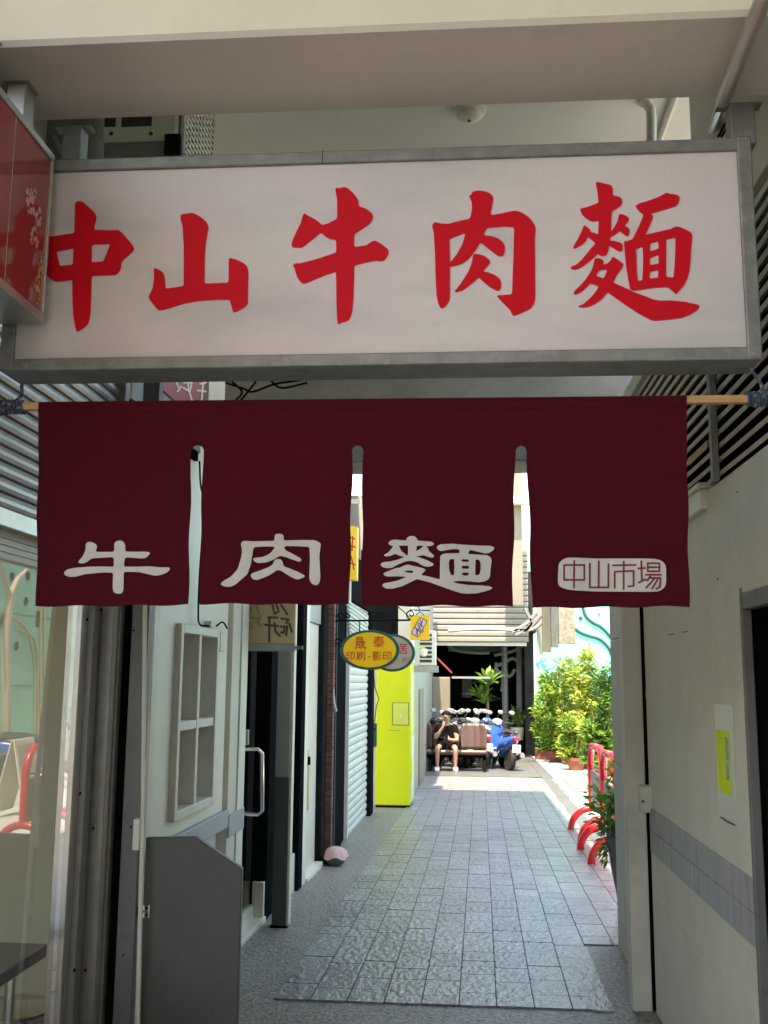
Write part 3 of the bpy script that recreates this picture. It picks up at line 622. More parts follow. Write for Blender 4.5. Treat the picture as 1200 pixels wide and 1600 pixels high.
# rod and cords
rd = thing('curtain_rod', 'square pale wood rod carrying the maroon curtain, tied at both ends', 'rod', P(600, 632, YN))
q0, q1 = P(14, 636, YN+.014), P(1196, 624, YN+.014)
B().hexa([(x, YN+.014+a, z+c) for c in (-.0105, .0105) for x, z, a in ((q0.x, q0.z, -.0105), (q1.x, q1.z, -.0105), (q1.x, q1.z, .0105), (q0.x, q0.z, .0105))]).build('wood_rod', m_wood, rd, bevel=.002)
def cord_wrap(p0, p1, r, turns, up):
    b = B(); n = turns*14
    b.tube([p0.lerp(p1, i/n)+Vector((0, cos(2*pi*i/14)*r, sin(2*pi*i/14)*r)) for i in range(n+1)], .005, 6)
    b.tube([p0.lerp(p1, .6)+Vector((0, 0, r)), p0.lerp(p1, .6)+up*.5+Vector((.01, 0, 0)), p0.lerp(p1, .6)+up], .005, 6)
    b.tube([p0.lerp(p1, .3)+Vector((0, -r, 0)), p0.lerp(p1, .2)+Vector((.0, -r-.01, -.03))], .004, 6)
    return b
A1, A2 = P(1166, 624, YN+.014), P(1212, 623, YN+.014)
cord_wrap(A1, A2, .0165, 9, P(1172, 575, YN+.03)-A1.lerp(A2, .6)).build('cord_wrap', m_cord, rd, smooth=True)
A1, A2 = P(2, 636, YN+.014), P(38, 636, YN+.014)
cord_wrap(A1, A2, .0165, 7, P(34, 600, YN+.06)-A1.lerp(A2, .6)).build('cord_wrap', m_cord, rd, smooth=True)

# ================================================================== RED BOX SIGN at the upper left
XS = P(75, 240, 2.62).x
rs = thing('red_box_sign', 'glossy red box sign with pale blossoms, end-on beside the white sign', 'sign', (XS, 2.2, 2.4))
ye = 2.655; ys_ = 1.35
ztop = W(60, 214, XS).z; zbot = W(30, 476, XS).z
B().box(XS-.16, XS-.004, ys_, ye-.004, zbot+.012, ztop-.012).build('casing', m_conc, rs)
B().box(XS-.004, XS-.0005, ys_+.01, ye-.012, zbot+.028, ztop-.022).build('red_face', mat('red_gloss_face', (.28, .045, .052), .06, var=.05, scale=4, spec=.7), rs)
b = B(); b.box(XS-.165, XS+.006, ys_, ye, ztop-.022, ztop); b.box(XS-.165, XS+.006, ys_, ye, zbot, zbot+.026); b.box(XS-.165, XS+.006, ye-.012, ye+.0, zbot+.026, ztop-.022)
b.build('edge_frame', m_alu, rs, bevel=.002)
yj2 = W(17, 300, XS).y; B().box(XS-.0004, XS+.0006, yj2-.0012, yj2+.0012, zbot+.028, ztop-.022).build('panel_seam', m_lgrey, rs)
mbl = mat('blossom_print', (.62, .36, .33), .5, var=.2); myl = mat('ochre_print', (.50, .30, .12), .5, var=.2)
def blossom(px_, py_, r, m_):
    c = W(px_, py_, XS+.001); bb = B()
    for k in range(6):
        a = 2*pi*k/6+px_; cc = c + Vector((0, cos(a)*r*R.uniform(.3, 1.1), sin(a)*r*R.uniform(.3, 1.3))); rr0 = r*R.uniform(.2, .5)
        bb.add([cc+Vector((0, cos(t*pi/4)*rr0*R.uniform(.6, 1.1), sin(t*pi/4)*rr0*1.2)) + Vector((.0002*k, 0, 0)) for t in range(8)], [tuple(range(8))])
    bb.build('blossom', m_, rs)
for (a, c, r) in ((46, 305, .020), (53, 302, .016), (47, 322, .026), (60, 340, .022), (57, 345, .012), (54, 366, .018), (57, 378, .016), (49, 376, .009)): blossom(a, c, r, mbl)
for (a, c, r) in ((58, 445, .022), (60, 462, .018), (63, 415, .016), (62, 425, .02)): blossom(a, c, r, myl)
for px_, yy in ((33, 2.16), (-34, 1.86)):
    q = W(px_, 130, XS-.05)
    B().box(XS-.075, XS-.02, q.y-.03, q.y+.03, ztop-.002, ZB-.004).build('hanger_post', m_alu, rs, bevel=.003)
    B().box(XS-.08, XS-.012, q.y-.036, q.y+.036, ZB-.005, ZB-.001).build('hanger_plate', m_alud, rs)

# ================================================================== things above the sign
# air conditioner unit
ac = thing('outdoor_ac_unit', 'beige outdoor air conditioner hung under the ceiling behind the white sign', 'air conditioner', P(235, 240, 3.55))
YA = 3.55
q0, q1 = P(155, 238, YA), P(275, 238, YA); zq = P(215, 218, YA).z
B().box(q0.x, q1.x, YA, YA+.5, zq, zq+.5).build('casing', m_acw, ac, bevel=.012)
B().box(q0.x+.01, q1.x-.01, YA+.02, YA+.5, zq-.06, zq-.001).build('base_tray', m_conc, ac, bevel=.004)
for a, c in ((163, 181), (189, 237)):
    u0, u1 = P(a, 198, YA-.004), P(c, 186, YA-.004); B().box(u0.x, u1.x, YA-.004, YA-.001, u0.z, u1.z+.03).build('handle_slot', m_acd, ac, bevel=.001)
for a, c in ((174, 209), (236, 209)):
    u = P(a, c, YA); B().lathe([(.008, -.003), (.008, .0)], (u.x, YA, u.z), 10, 'y').build('screw', m_acd, ac)
# fan guard on the turned side
zt0, zb0 = zq+.46, zq-.05
def gd(u, v): return Vector((q1.x+.016, YA+.03+.44*u, zb0+(zt0-zb0)*v))
b = B(); b.quad(*[p-Vector((.011, 0, 0)) for p in (gd(0,0), gd(1,0), gd(1,1), gd(0,1))]); b.build('fan_backing', m_dgrey, ac)
b = B()
for i in range(10):
    b.tube([gd(i/9, 0), gd(i/9, 1)], .006, 5)
for i in range(20):
    b.tube([gd(0, i/19), gd(1, i/19)], .0055, 5)
b.build('fan_guard', m_acw, ac)
b = B(); b.tube([gd(0, 0), gd(0, 1)], .012, 6); b.tube([gd(1, 0), gd(1, 1)], .012, 6); b.build('guard_frame', m_acw, ac, kind='stuff')
u = P(269, 226, YA-.02); B().hexa([(u.x-.028+a, YA-.03+c, u.z-.04+h) for h in (0, .08) for a, c in ((0,0),(.06,0),(.06,.02),(0,.02))]).build('bracket_plate', m_dark, ac)
b = B(); u = P(130, 200, YA+.1); b.box(u.x-.25, u.x-.02, YA, YA+.4, zq-.2, zq+.4); b.build('side_duct', m_conc, ac)
u0, u1 = P(80, 205, 3.6), P(100, 243, 3.4); b = B(); b.tube([u0, u0.lerp(u1, .5), u1], .008, 6); tag(b.build('cable', m_pipe, smooth=True), 'short grey cable slanting down between the hanger posts', 'cable')
# smoke detector
q = Zp(733, 171, 4.1)
sdv = thing('smoke_detector', 'round white smoke detector on the ceiling above the white sign', 'smoke detector', q)
B().lathe([(.075, 0), (.075, -.018), (.07, -.022)], q, 24).build('base', m_white, sdv, smooth=True)
B().lathe([(.058, -.022), (.055, -.04), (.04, -.052), (.012, -.055)], q, 24).build('dome', m_white, sdv, smooth=True)
B().lathe([(.008, -.0545), (.008, -.060)], q, 8).build('indicator', m_dgrey, sdv)
# white elbow pipe, conduits, cables at the right
YP = 4.05
b = B(); b.tube([P(1003, 160, YP+.3), P(1011, 163, YP+.1), P(1017, 172, YP), P(1018, 190, YP), P(1018, 260, YP)], .021, 10)
tag(b.build('white_pipe', m_whitew, smooth=True), 'white wrapped pipe with an elbow dropping from the ceiling', 'pipe')
b = B(); u = Zp(1052, 160, 4.08); b.tube([Vector((u.x, 3.2, 4.08)), Vector((u.x, 6.2, 4.08))], .018, 8)
tag(b.build('ceiling_conduit', m_cream, smooth=True), 'straight cream conduit running along the ceiling', 'conduit')
zc_ = ZB-.045; ua, ub = Zp(1190, 5, zc_), Zp(1128, 158, zc_)
b = B(); b.tube([ua+(ua-ub)*.35, ua, ua.lerp(ub, .5), ub], .021, 10)
tag(b.build('cable_conduit', m_alu, smooth=True), 'dusty grey conduit running under the beam by the right wall', 'conduit')
uc = P(1108, 215, 3.9)
b = B(); b.tube([ub+Vector((0, -.05, .0)), uc], .017, 8); tag(b.build('inner_conduit', m_alud, smooth=True), 'thin steel conduit slipped into the end of the dusty one', 'conduit')
for pts, r_ in ((((1200, 8), (1188, 60), (1176, 95), (1168, 130)), .004), (((1196, 0), (1180, 50), (1158, 85), (1150, 110)), .004), (((1200, 20), (1192, 70), (1180, 100)), .005)):
    b = B(); b.ctube([P(x, y, 2.72+.04*i) for i, (x, y) in enumerate(pts)], r_, 6); tag(b.build('cable', m_dark, smooth=True), 'thin dark cable sagging beside the dusty grey conduit', 'cable', 'cables by the conduit')
for pts in (((1136, 158), (1140, 172), (1142, 190), (1145, 213)), ((1148, 164), (1135, 190), (1122, 214)), ((1150, 172), (1140, 192), (1127, 214)), ((1160, 128), (1146, 135), (1138, 150))):
    b = B(); b.ctube([P(x, y, 3.3) for x, y in pts], .0045, 6); tag(b.build('cable', m_dark, smooth=True), 'black cable hanging over the top corner of the white sign', 'cable', 'cables over the sign corner')
for pts in (((346, 596), (380, 607), (395, 612), (430, 600), (470, 594)), ((360, 594), (378, 612), (368, 626)), ((400, 596), (385, 615), (372, 630)), ((330, 600), (345, 622), (360, 640)), ((420, 592), (440, 606), (480, 598))):
    b = B(); b.ctube([P(x, y, 5.9) for x, y in pts], .007, 6); tag(b.build('cable', m_black, smooth=True), 'loose black cable bunched in front of the concrete bulkhead', 'cable', 'cables on the bulkhead')

# ================================================================== LEFT SHOP FRONT (glass, shutter, room behind)
def LY(px, py=1100): return L(px, py).y
yg1 = W(118, 1200, XG).y; yg0 = 2.2
zsill = W(138, 1562, XG).z; zhead = W(20, 880, XG).z
sf = thing('shop_window', 'aluminium framed shop window reflecting the sunny courtyard', 'window', (XG, 3.4, fz(3.4)))
B().quad((XG, yg0, zsill), (XG, yg1+.02, zsill), (XG, yg1+.02, zhead+.02), (XG, yg0, zhead+.02)).build('pane', m_glass, sf)
for i, (dx, dz) in enumerate(((.055, -.035), (.03, -.015), (.004, .0))):
    B().box(XG-.03+dx, XG-.012+dx, yg0, yg1+.05, zsill-.10, zsill+dz).build('sill_track', m_alud, sf, bevel=.002)
B().box(XG-.09, XG+.06, yg0, yg1+.05, zsill-.35, zsill-.05).build('sill', m_alud, sf, bevel=.003)
x_ = 112; prof = [(112, 122, 0.0, m_alu), (122, 132, .022, m_alud), (132, 141, .006, m_alu), (141, 150, .03, m_alud), (150, 158, .012, m_alu), (158, 164, .036, m_alud)]
B().box(P(163, 1200, 3.94).x, P(178, 1200, 3.94).x, 3.94, 3.98, -.3, 2.6).build('end_jamb', m_alud, sf, bevel=.002)
for a, c, dx, mm in prof:
    B().box(XG-.05, XG+.008+dx, W(a, 1200, XG).y, W(c, 1200, XG).y-.001, -.3, zhead+.3).build('jamb_track', mm, sf, bevel=.002)
for (a, c) in ((136, 968), (158, 953), (125, 1240), (146, 1294), (116, 1516), (133, 1516)):
    q = W(a, c, XG+.037); B().lathe([(.006, -.002), (.006, .003)], q, 8, 'x').build('screw', m_black, sf)
B().box(P(176, 1200, 3.99).x, P(198, 1200, 3.99).x, 3.99, 4.03, -.3, 2.6).build('gap', m_black, sf)
# lintel and boards above the glass
zl1 = W(10, 832, XG).z
for i in range(4):
    z0 = zhead+(zl1-zhead)*i/4; z1 = zhead+(zl1-zhead)*(i+1)/4
    B().box(XG-.08, XG+.02-.004*i, yg0, 4.15, z0+.001, z1-.001).build('lintel_board', m_whitew, sf, bevel=.002)
# roller shutter above
rsx = XG+.035
rsh = thing('roller_shutter', 'half lowered grey metal roller shutter above the shop window', 'shutter', (rsx, 3.3, zl1))
yb_ = W(180, 640, rsx).y
B().box(rsx-.03, rsx+.012, yg0, yb_, zl1+.001, zl1+.06).build('bottom_bar', m_alu, rsh, bevel=.004)
z = zl1+.062
while z < 2.78:
    B().loft([[Vector((rsx+a, y, z+c)) for a, c in ((-.012, 0), (.004, .002), (.012, .012), (.012, .024), (.002, .040), (-.008, .046), (-.012, .046))] for y in (yg0, yb_)]).build('slat', m_shut, rsh)
    z += .0475
B().box(rsx-.02, rsx+.04, yb_, yb_+.05, .2, 2.8).build('guide_rail', m_alud, rsh, bevel=.003)
B().box(rsx-.35, rsx+.05, yg0, yb_+.1, 2.79, 3.12).build('shutter_box', m_shut, rsh, bevel=.01)
# room behind the glass
rm = thing('shop_room', 'small olive walled shop room seen through the window glass', 'room', (-2.6, 3.5, -.35))
b = B(); b.box(-4.3, XG-.055, 5.05, 5.12, -.4, 2.6); b.box(-4.3, -4.2, .5, 5.05, -.4, 2.6); b.box(-4.2, XG-.1, .5, 5.05, 2.6, 2.65)
b.build('room_wall', m_olive, rm)
B().box(-4.2, XG-.1, .5, 5.05, -.42, -.36).build('room_floor', m_wtile, rm)
tb = thing('dining_table', 'dark laminate table top seen through the shop window', 'table', (-2, 3.6, -.36))
tz = .58; c1 = Zp(74, 1474, tz); c2 = Zp(0, 1516, tz)
B().box(c1.x-.62, c1.x, c1.y-1.1, c1.y, tz-.045, tz).build('table_top', m_tablet, tb, bevel=.004)
for a, c in ((-.08, -.1), (-.5, -.1), (-.08, -1.0), (-.5, -1.0)): B().tube([(c1.x+a, c1.y+c, tz-.045), (c1.x+a, c1.y+c, -.36)], .018, 8).build('leg', m_steel, tb)
st = thing('stool', 'round steel stool standing beside the laminate table', 'stool', Zp(10, 1570, .26))
q = Zp(18, 1572, .26)
B().lathe([(.0, -.02), (.15, -.02), (.158, -.012), (.158, -.004), (.15, .0), (.0, .002)], q, 28).build('seat', m_steel, st, smooth=True)
for k in range(4):
    a = pi/4+k*pi/2; B().tube([q+Vector((cos(a)*.12, sin(a)*.12, -.02)), q+Vector((cos(a)*.15, sin(a)*.15, -.06)), q+Vector((cos(a)*.19, sin(a)*.19, -.62))], .011, 8).build('leg', m_steel, st, smooth=True)
# ---- grey post, conduit, gate panel
YPn = LY(222)+.02
gpst = thing('grey_gate_post', 'flat grey painted post at the end of the shop window', 'post', (XL(4.7), YPn, fz(4.7)))
y0_, y1_ = W(195, 1200, XG).y, W(222, 1200, XG).y
YPF = 3.93
B().box(P(195, 1200, YPF).x, P(222, 1200, YPF).x, YPF, YPF+.05, fz(4)-.02, 2.7).build('post_face', m_postg, gpst, bevel=.002)
for (a, c) in ((209, 985), (205, 1292), (193, 1492)): B().lathe([(.004, -.003), (.004, 0)], P(a, c, YPF), 8, 'y').build('screw', m_black, gpst)
ycv = (y1_+.03)
b = B(); b.tube([P(x, y, YPF-.012) for x, y in ((227, 900), (224, 1250), (222, 1330), (218, 1480), (214, 1640))], .0095, 8)
tag(b.build('white_conduit', m_whitew, smooth=True), 'thin white conduit running down beside the grey post', 'conduit')
gate = thing('gate_panel', 'dark grey board panel with one chamfered corner hinged to the post', 'panel', (-1.2, YPn+.05, fz(4.8)))
YG = P(228, 1400, 1).y; yg_ = 3.96
pts = [P(228, 1309, yg_), P(306, 1308, yg_), P(378, 1357, yg_), P(374, 1640, yg_), P(222, 1640, yg_)]
pts[3].z = pts[4].z = fz(4.8)+.02; pts[3].x = pts[2].x; pts[4].x = pts[0].x
B().prism(pts, (0, .03, 0)).build('board', m_greyp, gate, bevel=.003)
b = B(); zh = P(232, 1424, yg_).z; xh = pts[0].x; b.box(xh-.015, xh+.028, yg_-.006, yg_-.001, zh-.023, zh+.023); b.tube([(xh-.012, yg_-.012, zh-.022), (xh-.012, yg_-.012, zh+.022)], .006, 8)
b.build('hinge', m_steel, gate)
for dx, dz in ((.018, .013), (.018, -.013), (.004, 0)): B().lathe([(.0045, -.003), (.0045, 0)], (xh+dx, yg_-.006, zh+dz), 8, 'y').build('screw', m_black, gate)
# ---- cream junction strip beside the post
b = B(); q = P(216, 1300, YPF); b.box(q.x-.012, q.x+.014, YPF-.03, YPF-.002, P(216, 1327, YPF).z, P(216, 1278, YPF).z)
tag(b.build('junction_box', m_whitew, bevel=.003), 'small cream junction cover low on the grey post', 'junction box')

# ================================================================== WHITE WALL WITH THE FOUR-LIGHT WINDOW
def lp(Y, z, out=0): return Vector((XL(Y)+out, Y, z))
def lbox(Ya, Yb, z0, z1, o0, o1):
    return B().hexa([lp(Ya, z0, o0), lp(Ya, z0, o1), lp(Yb, z0, o1), lp(Yb, z0, o0), lp(Ya, z1, o0), lp(Ya, z1, o1), lp(Yb, z1, o1), lp(Yb, z1, o0)])
ww = thing('white_shop_wall', 'white timber shop wall with a four light window opening', 'wall', (XL(5.3), 5.3, fz(5.3)))
Wa, Wb = LY(226), LY(352)
wy0, wy1 = LY(270), LY(332); wz0, wz1 = L(300, 1268).z, L(300, 978).z
zled = L(300, 1290).z
for (a, c, z0, z1) in ((Wa, wy0, zled, 2.75), (wy1, Wb, zled, 2.75), (wy0, wy1, wz1, 2.75), (wy0, wy1, zled, wz0)):
    lbox(a, c, z0, z1, -.16, 0).build('wall_board', m_white, ww)
lbox(Wa, Wb, fz(5.5)-.05, zled-.002, -.16, -.03).build('wainscot', m_white, ww)
lbox(Wa, Wb+.05, zled-.10, zled, -.03, .03).build('ledge', m_blueg, ww, bevel=.004)
lbox(Wa+.02, Wa+.10, zled+.0, 2.7, .0, .022).build('edge_trim', m_whitew, ww, bevel=.003)
ft = .045
wn = lbox(wy0, wy0+ft, wz0, wz1, -.14, .03).build('window_frame', m_whitew, ww, bevel=.003)
wm_ = (wy0+wy1)/2; wzm = wz0+(wz1-wz0)*.47
lbox(wy1-ft, wy1, wz0, wz1, -.14, .03).build('stile', m_whitew, wn, bevel=.003)
lbox(wy0+ft, wy1-ft, wz1-ft, wz1, -.14, .03).build('head_rail', m_whitew, wn, bevel=.003)
lbox(wy0+ft, wy1-ft, wz0, wz0+ft, -.14, .03).build('bottom_rail', m_whitew, wn, bevel=.003)
lbox(wm_-ft/2, wm_+ft/2, wz0+ft, wz1-ft, -.14, .024).build('mullion', m_whitew, wn, bevel=.003)
lbox(wy0+ft, wm_-ft/2, wzm-ft/2, wzm+ft/2, -.14, .022).build('glazing_bar', m_whitew, wn, bevel=.003)
lbox(wm_+ft/2, wy1-ft, wzm-ft/2, wzm+ft/2, -.14, .022).build('glazing_bar', m_whitew, wn, bevel=.003)
for a, c in ((wy0+ft, wm_-ft/2), (wm_+ft/2, wy1-ft)):
    for z0, z1 in ((wz0+ft, wzm-ft/2), (wzm+ft/2, wz1-ft)):
        lbox(a, c, z0, z1, -.15, -.138).build('back_pane', m_lgrey, wn)
# sockets and wires on it
sk = thing('power_socket', 'small white power adapter and socket above the four light window', 'socket', L(328, 970))
q = L(323, 976); B().box(q.x, q.x+.035, q.y-.04, q.y+.03, q.z-.015, q.z+.018).build('adapter', m_whitew, sk, bevel=.003)
q = L(340, 1002); B().box(q.x+.0, q.x+.03, q.y-.05, q.y+.05, q.z-.06, q.z+.055).build('socket_box', m_whitew, sk, bevel=.003)
for pts in (((303, 720), (305, 760), (311, 782), (308, 800), (307, 840), (303, 900), (301, 952), (303, 975), (318, 978)), ((330, 978), (340, 972), (347, 982))):
    b = B(); b.ctube([L(x, y)+Vector((.03, 0, 0)) for x, y in pts], .005, 6); b.build('lead', m_black, sk, smooth=True)
# corner column between wall and door
cc = thing('cream_door_column', 'cream column with a bright aluminium edge beside the glass door', 'column', (XL(6.1), 6.1, fz(6.1)))
c0, c1_, c2_ = LY(352), LY(368), LY(378)
lbox(c0+.052, c1_, fz(6), 2.75, -.15, .02).build('column_body', m_cream, cc)
lbox(c1_+.002, c2_, fz(6), 2.75, -.12, .03).build('column_edge', m_white, cc, bevel=.003)
lbox(c0+.05, c2_+.01, zled-.16, zled-.03, .021, .034).build('column_rail', m_blueg, cc, bevel=.003)
# red fascia sign above the white wall
rf = thing('red_fascia', 'faded red fascia board with white lettering, half hidden by the white sign', 'sign', L(255, 612))
fa, fb = LY(196, 612), LY(308, 612)
lbox(fa, fb, L(308, 668).z, L(255, 560).z+.1, .0, .04).build('board', mat('faded_red', (.36, .06, .06), .5, var=.15, scale=5, stain=(.45, .16, .14), sscale=7, sth=.6), rf)
def rft(x, y, h): q = L(x, y); return Vector((q.x+.041+h, q.y, q.z))
link('lettering', ribbons([[(262, 596), (266, 606)], [(274, 598), (287, 598), (284, 612), (273, 606)], [(280, 590), (282, 610), (288, 628)], [(270, 604), (264, 612)], [(300, 600), (310, 598)], [(305, 598), (302, 628)], [(296, 610), (310, 612)], [(240, 575), (238, 590)], [(270, 580), (290, 578)]], rft, 2.6, .001, m_white, 'lettering'), rf)
lbox(LY(312, 612), LY(338, 612), zhead+.9, 3.2, .0, .05).build('end_post', m_cream, rf)
lbox(fa, fb, L(308, 711).z, L(308, 668).z-.002, .0, .03).build('steel_strip', m_galv, rf)
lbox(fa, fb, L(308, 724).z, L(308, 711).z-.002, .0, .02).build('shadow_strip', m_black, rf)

# ================================================================== GLASS DOOR AND POSTS
gd_ = thing('glass_door', 'glass shop door with a chrome pull handle and white frame', 'door', (XL(6.8), 6.8, fz(6.8)))
d0, d1 = LY(379), LY(416)
B().quad(lp(d0, fz(6.8)+.05, -.07), lp(d1, fz(6.8)+.05, -.07), lp(d1, 2.3, -.07), lp(d0, 2.3, -.07)).build('pane', m_glassd, gd_)
lbox(d0, d0+.06, fz(6.8), 2.35, -.09, -.04).build('stile', m_white, gd_, bevel=.003)
lbox(d0+.061, d1, fz(6.8)+.02, fz(6.8)+.11, -.09, -.045).build('bottom_rail', m_white, gd_, bevel=.003)
lbox(d0-.03, d1+.04, fz(6.8)-.01, fz(6.8)+.03, -.05, .03).build('threshold', m_white, gd_, bevel=.003)
h0, h1 = L(388, 1172), L(388, 1272)
b = B(); q = Vector((.075, .05, 0)); b.tube([h0+Vector((-.05, .02, 0)), h0+Vector((.06, .02, .005)), h0+Vector((.085, .02, -.02)), h1+Vector((.085, .02, .02)), h1+Vector((.06, .02, -.005)), h1+Vector((-.05, .02, 0))], .014, 10)
b.build('pull_handle', m_chrome, gd_, smooth=True)
q = L(393, 1150); B().box(q.x-.05, q.x-.02, q.y, q.y+.02, q.z-.06, q.z+.04).build('lock_plate', m_white, gd_, bevel=.003)
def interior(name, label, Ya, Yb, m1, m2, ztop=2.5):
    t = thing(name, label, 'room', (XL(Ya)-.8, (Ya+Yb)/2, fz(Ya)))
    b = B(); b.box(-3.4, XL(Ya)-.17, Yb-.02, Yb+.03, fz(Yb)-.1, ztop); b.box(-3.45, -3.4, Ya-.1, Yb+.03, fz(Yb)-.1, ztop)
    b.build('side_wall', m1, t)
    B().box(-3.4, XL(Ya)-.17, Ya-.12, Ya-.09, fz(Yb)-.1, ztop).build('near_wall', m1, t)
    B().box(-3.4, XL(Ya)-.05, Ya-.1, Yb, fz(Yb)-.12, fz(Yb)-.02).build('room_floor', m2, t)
    return t
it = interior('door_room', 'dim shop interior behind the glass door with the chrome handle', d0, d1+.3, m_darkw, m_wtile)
# curtain strip and wall inside
q = L(402, 1100); B().box(q.x-.7, q.x-.25, q.y+.4, q.y+.44, .9, 2.2).build('curtain', mat('brick_curtain', (.22, .12, .09), .8, var=.3), it)
# black upright and two-tone post
bp = thing('black_door_post', 'tall black upright beside the two tone grey post', 'post', (XL(6.9), 6.9, fz(6.9)))
lbox(d1+.02, LY(430)+.12, fz(6.9), 2.7, -.08, .03).build('upright', m_dark, bp, bevel=.003)
q = F(443, 1450); py0 = q.y
tt = thing('two_tone_post', 'post painted light grey above and dark grey below by the walkway', 'post', (q.x, py0, fz(py0)))
xa, xb = P(424, 1440, py0).x, P(446, 1440, py0).x; zsp = P(435, 1215, py0).z
B().box(xa, xb, py0, py0+.10, fz(py0)+.01, zsp-.001).build('lower_part', m_dgrey, tt, bevel=.003)
B().box(xa, xb, py0, py0+.10, zsp+.001, 2.7).build('upper_part', m_lgrey, tt, bevel=.003)
B().box(xb+.001, xb+.018, py0+.012, py0+.10, fz(py0)+.01, 2.69).build('edge_strip', m_white, tt, bevel=.002)
B().box(xa-.01, xb+.012, py0-.01, py0+.11, fz(py0)-.002, fz(py0)+.009).build('foot_plate', m_black, tt)
# shop glazing after the post
g2 = thing('shop_glazing', 'narrow shop glazing with a white sill after the two tone post', 'window', (XL(7.8), 7.8, fz(7.8)))
e0, e1 = py0+.13, LY(463)
B().quad(lp(e0, .12, -.025), lp(e1, .12, -.025), lp(e1, 2.3, -.025), lp(e0, 2.3, -.025)).build('pane', m_glassd, g2)
lbox(e0, e1, fz(7.8)-.02, .12, -.06, .02).build('sill', m_white, g2, bevel=.003)
lbox(e0+.35, e0+.40, .12, 2.3, -.035, .01).build('mullion', m_white, g2, bevel=.003)
interior('glazing_room', 'dim shop interior behind the narrow glazing', e0, e1, m_lgrey, m_wtile)
bq = thing('black_slim_post', 'slim black post with a white edge between the shop glazing and the cream door', 'post', (XL(8.6), 8.6, fz(8.6)))
lbox(LY(462), LY(468), fz(8.5), 2.5, -.05, .05).build('upright', m_dark, bq, bevel=.003)
lbox(LY(468)+.002, LY(474), fz(8.6), 2.5, -.05, .045).build('white_edge', m_white, bq, bevel=.003)
cdoor = thing('cream_door', 'closed cream door with a worn golden patch beside the brick strip', 'door', (XL(9.1), 9.1, fz(9.1)))
a, c = LY(475), LY(499)
lbox(a, c, fz(9)+.03, 1.98, -.06, -.02).build('leaf', m_cream, cdoor)
lbox(a, c, fz(9)-.02, fz(9)+.03, -.06, .06).build('threshold', m_white, cdoor)
lbox(a, c, 1.99, 2.7, -.06, .0).build('transom', m_lgrey, cdoor)
def ldp(x, y, o): q = L(x, y); return Vector((q.x+o, q.y, q.z))
B().prism([ldp(479, 1172, -.018), ldp(485, 1172, -.018), ldp(485, 1265, -.018), ldp(479, 1268, -.018)], (.003, 0, 0)).build('worn_patch', m_gold, cdoor)
B().prism([ldp(480, 1182, -.014), ldp(486, 1182, -.014), ldp(486, 1195, -.014), ldp(480, 1196, -.014)], (.01, 0, 0)).build('lock', m_black, cdoor)
# brick strip
bs = thing('brick_pilaster', 'narrow dark brick pilaster beside the black wall', 'pilaster', (XL(9.9), 9.9, fz(9.9)))
yb0_ = F(510, 1350).y; x0b, x1b = P(507, 1300, yb0_).x, P(517, 1300, yb0_).x
B().box(x0b-.1, x1b-.004, yb0_+.004, yb0_+.30, fz(yb0_)-.02, 2.9).build('core', mat('dark_mortar', (.055, .05, .045), .9), bs)
bme = B().box(x0b, x1b, yb0_-.004, yb0_+.12, 0, .052).mesh('brick', m_brick, bevel=.002)
z = fz(yb0_); k = 0
while z < 2.85:
    o = link('brick', bme, bs); o.location.z += z; k += 1; z += .060
lbox(LY(499)+.003, yb0_-.008, fz(9.6), 2.6, -.08, .02).build('dark_reveal', m_dark, bs)
bw = thing('black_wall', 'black painted wall panel behind the oval yellow sign', 'wall', (XL(10.6), 10.6, fz(10.6)))
B().hexa([Vector((x, y, z)) for z in (fz(10.5)-.03, 3.3) for x, y in ((x1b+.003-.1, yb0_+.13), (x1b+.002, yb0_+.13), (P(538, 1200, 11.3).x, 11.35), (P(538, 1200, 11.3).x-.2, 11.35))]).build('panel', m_dark, bw)
b = B(); b.tube([P(521, 935, yb0_+.05), P(521, 1040, yb0_+.05), P(520, 1075, yb0_+.05)], .008, 6); b.tube([P(519, 1075, yb0_+.05), P(521, 1100, yb0_+.05), P(525, 1112, yb0_+.04)], [.018, .02, .016], 6)
b.build('hanging_cable', m_pipe, bw, smooth=True)
# vase with pink cloth
vq = F(524, 1352); vq = Vector((vq.x, vq.y, fz(vq.y)))
vs = thing('jar', 'squat grey jar topped with a pink cloth by the black wall', 'jar', vq)
B().lathe([(.05, 0), (.085, .03), (.095, .07), (.085, .115), (.06, .135)], vq, 18).build('body', m_potg, vs, smooth=True)
pb = B(); n = 14; rings = []
n = 28
for r_, h in ((.005, .165), (.03, .164), (.055, .156), (.08, .14), (.095, .115), (.105, .09), (.112, .07)):
    rings.append([vq+Vector((r_*cos(2*pi*k/n)*(1+.10*sin(k*1.57)), r_*sin(2*pi*k/n), h+(.014*sin(k*.95) if r_ > .085 else 0))) for k in range(n)])
pb.loft(rings, cap=False); pb.build('cloth', m_pink, vs, smooth=True)
